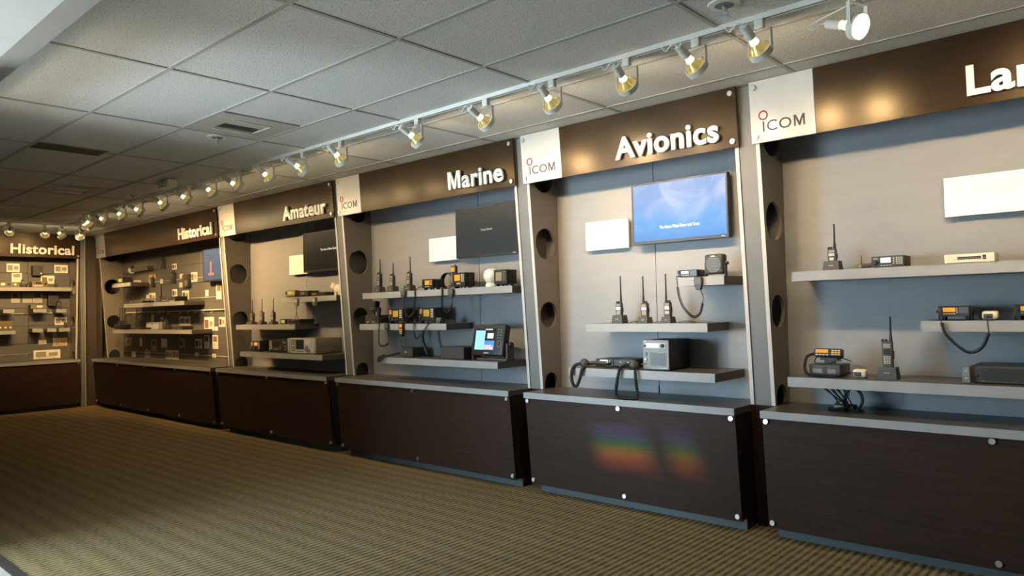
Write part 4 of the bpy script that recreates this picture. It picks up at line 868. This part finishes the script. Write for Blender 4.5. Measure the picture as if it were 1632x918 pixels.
# ------------------------------------------------------------------ left end bay (faces along +x)
FRAME = Matrix.Translation((-10.10, 0, 0)) @ Matrix.Rotation(PI/2, 4, 'Z')     # local x -> world y, local y -> world -x
LL, LR = -2.60, -.10
wl = struct(MB().box(LL-.2, LR+.1, YB+.03, YB+.1, 0, ZC-.01).build('wall_left', GREY))
cladding(wl, [LL+.03, -.75, LR-.03], [.5, 1.085, 1.375, 1.665, 1.955, 2.24, 2.53, ZC-.02], SLATW)
pillar(LR, None, 'dark grey holed pillar at the corner end of the left end bay', True)
pillar(None, LL, 'holed pillar at far left end of the left end bay')
counter('left', LL, LR, st(LL, LR, 3), 'dark counter cabinet of the left end bay facing the camera')
header('Historical', LL, LR, -1.10, .90, 'brown header sign reading Historical on the left end wall')
t = thing('corner_board', 'tall dark grey corner board between the two Historical bays', 'panel', (LR, 0, 0))
MB().box(.0, .07, .10, .118, 0, ZC-.008).build('board', FILL, t); MB().box(.064, .072, .094, .0995, .0, ZC-.008).build('edge_band', EDGE, t)
GL = 'small shelves of the left end bay'
shelf(-2.4, -.19, .24, 1.998, 'long shelf at the top of the left end bay', GL)
for a, b_, z, lab in ((-.74, -.55, 1.647, 'small upper shelf right of centre in the left end bay'), (-1.15, -1.0, 1.647, 'small upper shelf at left in the left end bay'), (-.41, -.26, 1.64, 'small upper shelf near the corner in the left end bay'), (-1.6, -.985, 1.309, 'wide lower shelf at left in the left end bay'), (-.75, -.60, 1.327, 'first small lower shelf in the left end bay'), (-.54, -.41, 1.325, 'second small lower shelf in the left end bay'), (-.37, -.21, 1.324, 'third small lower shelf by the corner in the left end bay')): shelf(a, b_, .28, z, lab, GL)
GC = 'caption cards on the left end wall'
LC = [((-1.05, -.87, 2.254, 2.394), 0, 1, 'high at left'), ((-.98, -.84, 2.09, 2.24), 0, 1, 'below the high left card'), ((-.37, -.17, 2.253, 2.389), 0, 1, 'high near the corner'), ((-.57, -.37, 2.069, 2.203), 0, 1, 'with a red picture behind the shelf items'), ((-.83, -.70, 1.754, 1.92), 2, 1, 'middle of three dull ones under the top shelf'), ((-.69, -.55, 1.752, 1.92), 2, 1, 'right of three dull ones under the top shelf'), ((-.99, -.87, 1.755, 1.92), 2, 1, 'left of three dull ones under the top shelf'), ((-.44, -.33, 1.83, 1.882), 2, 0, 'small plain one near the corner'), ((-.37, -.185, 1.375, 1.508), 0, 1, 'bright one near the corner with slanted picture'), ((-.61, -.49, 1.067, 1.135), 0, 0, 'small one low down'), ((-.40, -.185, 1.019, 1.157), 1, 1, 'ochre one low near the corner'), ((-.68, -.29, .82, .967), 0, 1, 'wide panorama one just above the worktop')]
for r_, m_, p_, lab in LC: hcard(r_, 'caption card in left end bay, '+lab, YB, GC, CM[m_], p_)
rail('hook_rail', 'bright hook rail across the left end bay', -2.4, -.30, 1.575, .475, .007, [-.98, -.85, -.4, -1.25])
rail('wire_rail', 'thin low wire rail in the left end bay', -2.4, -.70, .918, .488, .003)
GI = 'old devices in the left end bay'
device('old_radio', 'pale row of old radios at left on the top shelf, left end bay', 'radio', (-1.07, .28, 1.998), .27, .085, .14, CREAM, OLIVE, [('screen', .1, .3, .3, .8, WPLAST), ('screen', .4, .6, .3, .8, BLACK), ('knob', .8, .5, .02, WPLAST)], group=GI)
simple_hand('old upright handset beside the pale radios, left end bay', (-.875, .29, 1.998), .05, .11, .02, group=GI)
simple_hand('small black knob device in the middle of the top shelf, left end bay', (-.81, .29, 1.998), .04, .04, .01, group=GI)
device('old_typewriter_radio', 'bulky keyed old radio on the top shelf, left end bay', 'radio', (-.64, .28, 1.998), .22, .10, .15, OLIVE, BRONZE, [('keys', .05, .7, .1, .4, 6, 2, WPLAST), ('knob', .85, .6, .018, BLACK), ('screen', .2, .6, .55, .85, BLACK)], group=GI)
simple_hand('narrow handset near the corner on the top shelf, left end bay', (-.40, .29, 1.998), .042, .12, .02, group=GI)
device('grey_deck', 'brown front panel receiver on wide lower shelf, left end bay', 'radio', (-1.14, .30, 1.309), .25, .155, .15, OLIVE, BRONZE, [('keys', .3, .9, .5, .8, 4, 2, OLIVE), ('knob', .3, .3, .016, WPLAST), ('knob', .6, .3, .016, WPLAST), ('knob', .85, .3, .016, WPLAST)], group=GI)
device('desk_set', 'low dark desk set on the upper right small shelf, left end bay', 'radio', (-.66, .31, 1.647), .21, .07, .12, BLACK, OLIVE, [('screen', .4, .8, .3, .8, WPLAST)], group=GI)
simple_hand('dark handset on the small upper corner shelf, left end bay', (-.35, .33, 1.64), .07, .11, .02, group=GI)
simple_hand('dark hooked handset on third small lower shelf, left end bay', (-.25, .33, 1.324), .055, .08, .02, group=GI)
device('wall_speaker', 'dark square speaker hung below the top shelf, left end bay', 'loudspeaker', (-.41, .40, 1.70), .15, .20, .098, BLACK, BLACK2, [('grille', .1, .9, .1, .9, 8, BLACK)], foot=0, group=GI)
device('high_bracket_radio', 'small dark bracket radio hung above the top shelf, left end bay', 'radio', (-.64, .38, 2.20), .14, .16, .118, BLACK2, BLACK, [('knob', .8, .2, .014, WPLAST)], foot=0, group=GI)
FRAME = Matrix.Identity(4)
t = thing('corner_board', 'dark recessed board in the corner beside the long Historical bay', 'panel', (-10.27, .16, 0))
MB().box(0, .222, 0, .015, .1, ZC-.008).build('board', mat('corner_brown', (.06, .048, .036), .5), t); MB().box(0, .222, -.004, .011, 0, .0995).build('base', DARK, t)
MB().box(-.02, -.002, -.26, .015, 0, ZC-.008).build('return_board', MAT['corner_brown'], t)

# ------------------------------------------------------------------ track lighting
TY, TZ = -.927, ZC-.027
t = thing('lighting_track', 'long white lighting track along the ceiling above the bays', 'light track', (0, TY, TZ), group='ceiling light tracks')
b = MB(); b.box(-7.45, 4.6, -.017, .017, .004, .026).box(-7.45, 4.6, -.017, -.007, 0, .004).box(-7.45, 4.6, .007, .017, 0, .004); b.build('rail', TRACKW, t)
MB().box(-7.45, 4.6, -.006, .006, .002, .0045).build('slot', DARK, t)
t2 = thing('lighting_track', 'short white lighting track across the ceiling before the left end bay', 'light track', (-8.75, 0, TZ), group='ceiling light tracks')
b = MB(); b.box(-.017, .017, -3.0, -.45, .004, .026).box(-.017, -.007, -3.0, -.45, 0, .004).box(.007, .017, -3.0, -.45, 0, .004); b.build('rail', TRACKW, t2)
MB().box(-.006, .006, -3.0, -.45, .002, .0045).build('slot', DARK, t2)

def head(label, loc, target, group, power=1.0, drop=.155, ysw=None):
    """open wire-frame lamp holder hung from the track at loc, aimed at a world point"""
    loc = Vector(loc); piv = loc+Vector((0, 0, -drop)); aim = (Vector(target)-piv).normalized()
    ys_ = math.atan2(aim.y, aim.x)
    t = thing('track_spotlight', label, 'spotlight', loc, 0, group)
    MB().box(-.022, .022, -.016, .016, -.045, 0, .003).build('adapter', TRACKW, t)
    side = Vector((-aim.y, aim.x, 0)).normalized() if abs(aim.z) < .995 else Vector((1, 0, 0)); p = Vector((0, 0, -drop)); k = .062
    b = MB()
    for s in (-1, 1):
        a0 = side*(s*k); q = [a0+Vector((0, 0, -.052)), a0+p]
        n = side.cross(Vector((0, 0, 1))).normalized()*.009; th = side*.0015
        b.hexa([q[1]-n-th, q[1]+n-th, q[1]+n+th, q[1]-n+th], [q[0]-n-th, q[0]+n-th, q[0]+n+th, q[0]-n+th])
    n = side.cross(Vector((0, 0, 1))).normalized()*.009; z0 = Vector((0, 0, -.053)); z1 = Vector((0, 0, -.050))
    b.hexa([side*-k-n+z0, side*k-n+z0, side*k+n+z0, side*-k+n+z0], [side*-k-n+z1, side*k-n+z1, side*k+n+z1, side*-k+n+z1]); b.build('yoke', TRACKW, t)
    MB().lathe([(.056, -.016), (.060, -.016), (.060, .016), (.056, .016), (.056, -.016)], p, aim, 22, caps=False).build('ring', TRACKW, t)
    MB().lathe([(.021, -.052), (.034, -.030), (.053, .004), (.0545, .012)], p, aim, 18).build('bulb', BULBBACK, t)
    MB().lathe([(.016, -.088), (.019, -.072), (.023, -.060), (.021, -.0525)], p, aim, 14).build('bulb_neck', BULBNECK, t)
    MB().lathe([(.053, .0125), (.045, .0155), (.02, .018), (.002, .0185)], p, aim, 18).build('bulb_face', BULB, t)
    MB().cyl(p-aim*.088, p-aim*.165, .023, n=14).build('socket', TRACKW, t)
    e = p-aim*.165; b = MB(); lx = Vector((-1, 0, 0)); b.tube(spline([e, e-aim*.02+lx*.02, e+lx*.07+Vector((0, 0, -.01)), e+lx*.08+Vector((0, 0, .015)), lx*.05+Vector((0, 0, -.052)), Vector((-.02, 0, -.048))], 7), .0035, 6); b.build('cord', TRACKW, t)
    l = bpy.data.lights.new('spot', 'SPOT'); l.energy = SPOT_POWER*power; l.color = SPOT_COL if loc.x > -3.3 else (1.0, .64, .29) if loc.x > -5.3 else (1.0, .60, .24); l.spot_size = math.radians(88); l.spot_blend = 1.0; l.shadow_soft_size = .04
    o = bpy.data.objects.new('lamp_light', l); COL.objects.link(o); o.parent = t; o.location = p+aim*.03; o.rotation_euler = aim.to_track_quat('-Z', 'Y').to_euler()
    return t
HX = [2.373, 1.941, 1.612, 1.203, .689, .15, -.509, -1.412, -1.949, -2.481, -3.025, -3.536, -4.055, -4.637, -5.242, -5.779, -6.305, -6.807]
HX = [3.326+(x-3.326)*1.0338 for x in HX]
HX = [2.93] + HX
GT = 'spotlights on the long ceiling track'
AIM = {0: (2.85, .4, 1.95, 1.15), 1: (4.84, -1.75, 1.55, .8), 2: (2.15, .4, 1.7, .5), 3: (1.85, .4, 1.8, .42), 4: (.95, .4, 1.95, 1), 5: (.45, .4, 1.8, 1.05), 6: (.1, .45, 2.0, 1.15)}
for i, x in enumerate(HX):
    tx, ty, tz, pw = AIM.get(i, (x+(.25 if i % 2 else -.15), .4, 1.9 if i % 2 else 1.65, .75 if i < 9 else .5 if x > -5.3 else 2.1))
    head('white open track spotlight, %s from the right end of the long track' % ORD[i], (x, TY, TZ), (tx, ty, tz), GT, pw)
GT2 = 'spotlights near the left end bay'
for i, (yy, tgt, pw) in enumerate(((-1.46, (-10.5, -1.3, 1.7), 1.4), (-1.02, (-10.5, -.6, 1.6), 1.4), (-.80, (-9.3, .4, 1.4), 1.5), (-.56, (-10.5, -.35, 1.5), 1.0))):
    head('white track spotlight before the left end bay, %s from the left' % ORD[i], (-8.75, yy, TZ), tgt, GT2, pw)
head('white track spotlight at the far left end of the long track', (-7.35, TY, TZ), (-8.7, .4, 1.5), GT2, 1.3)
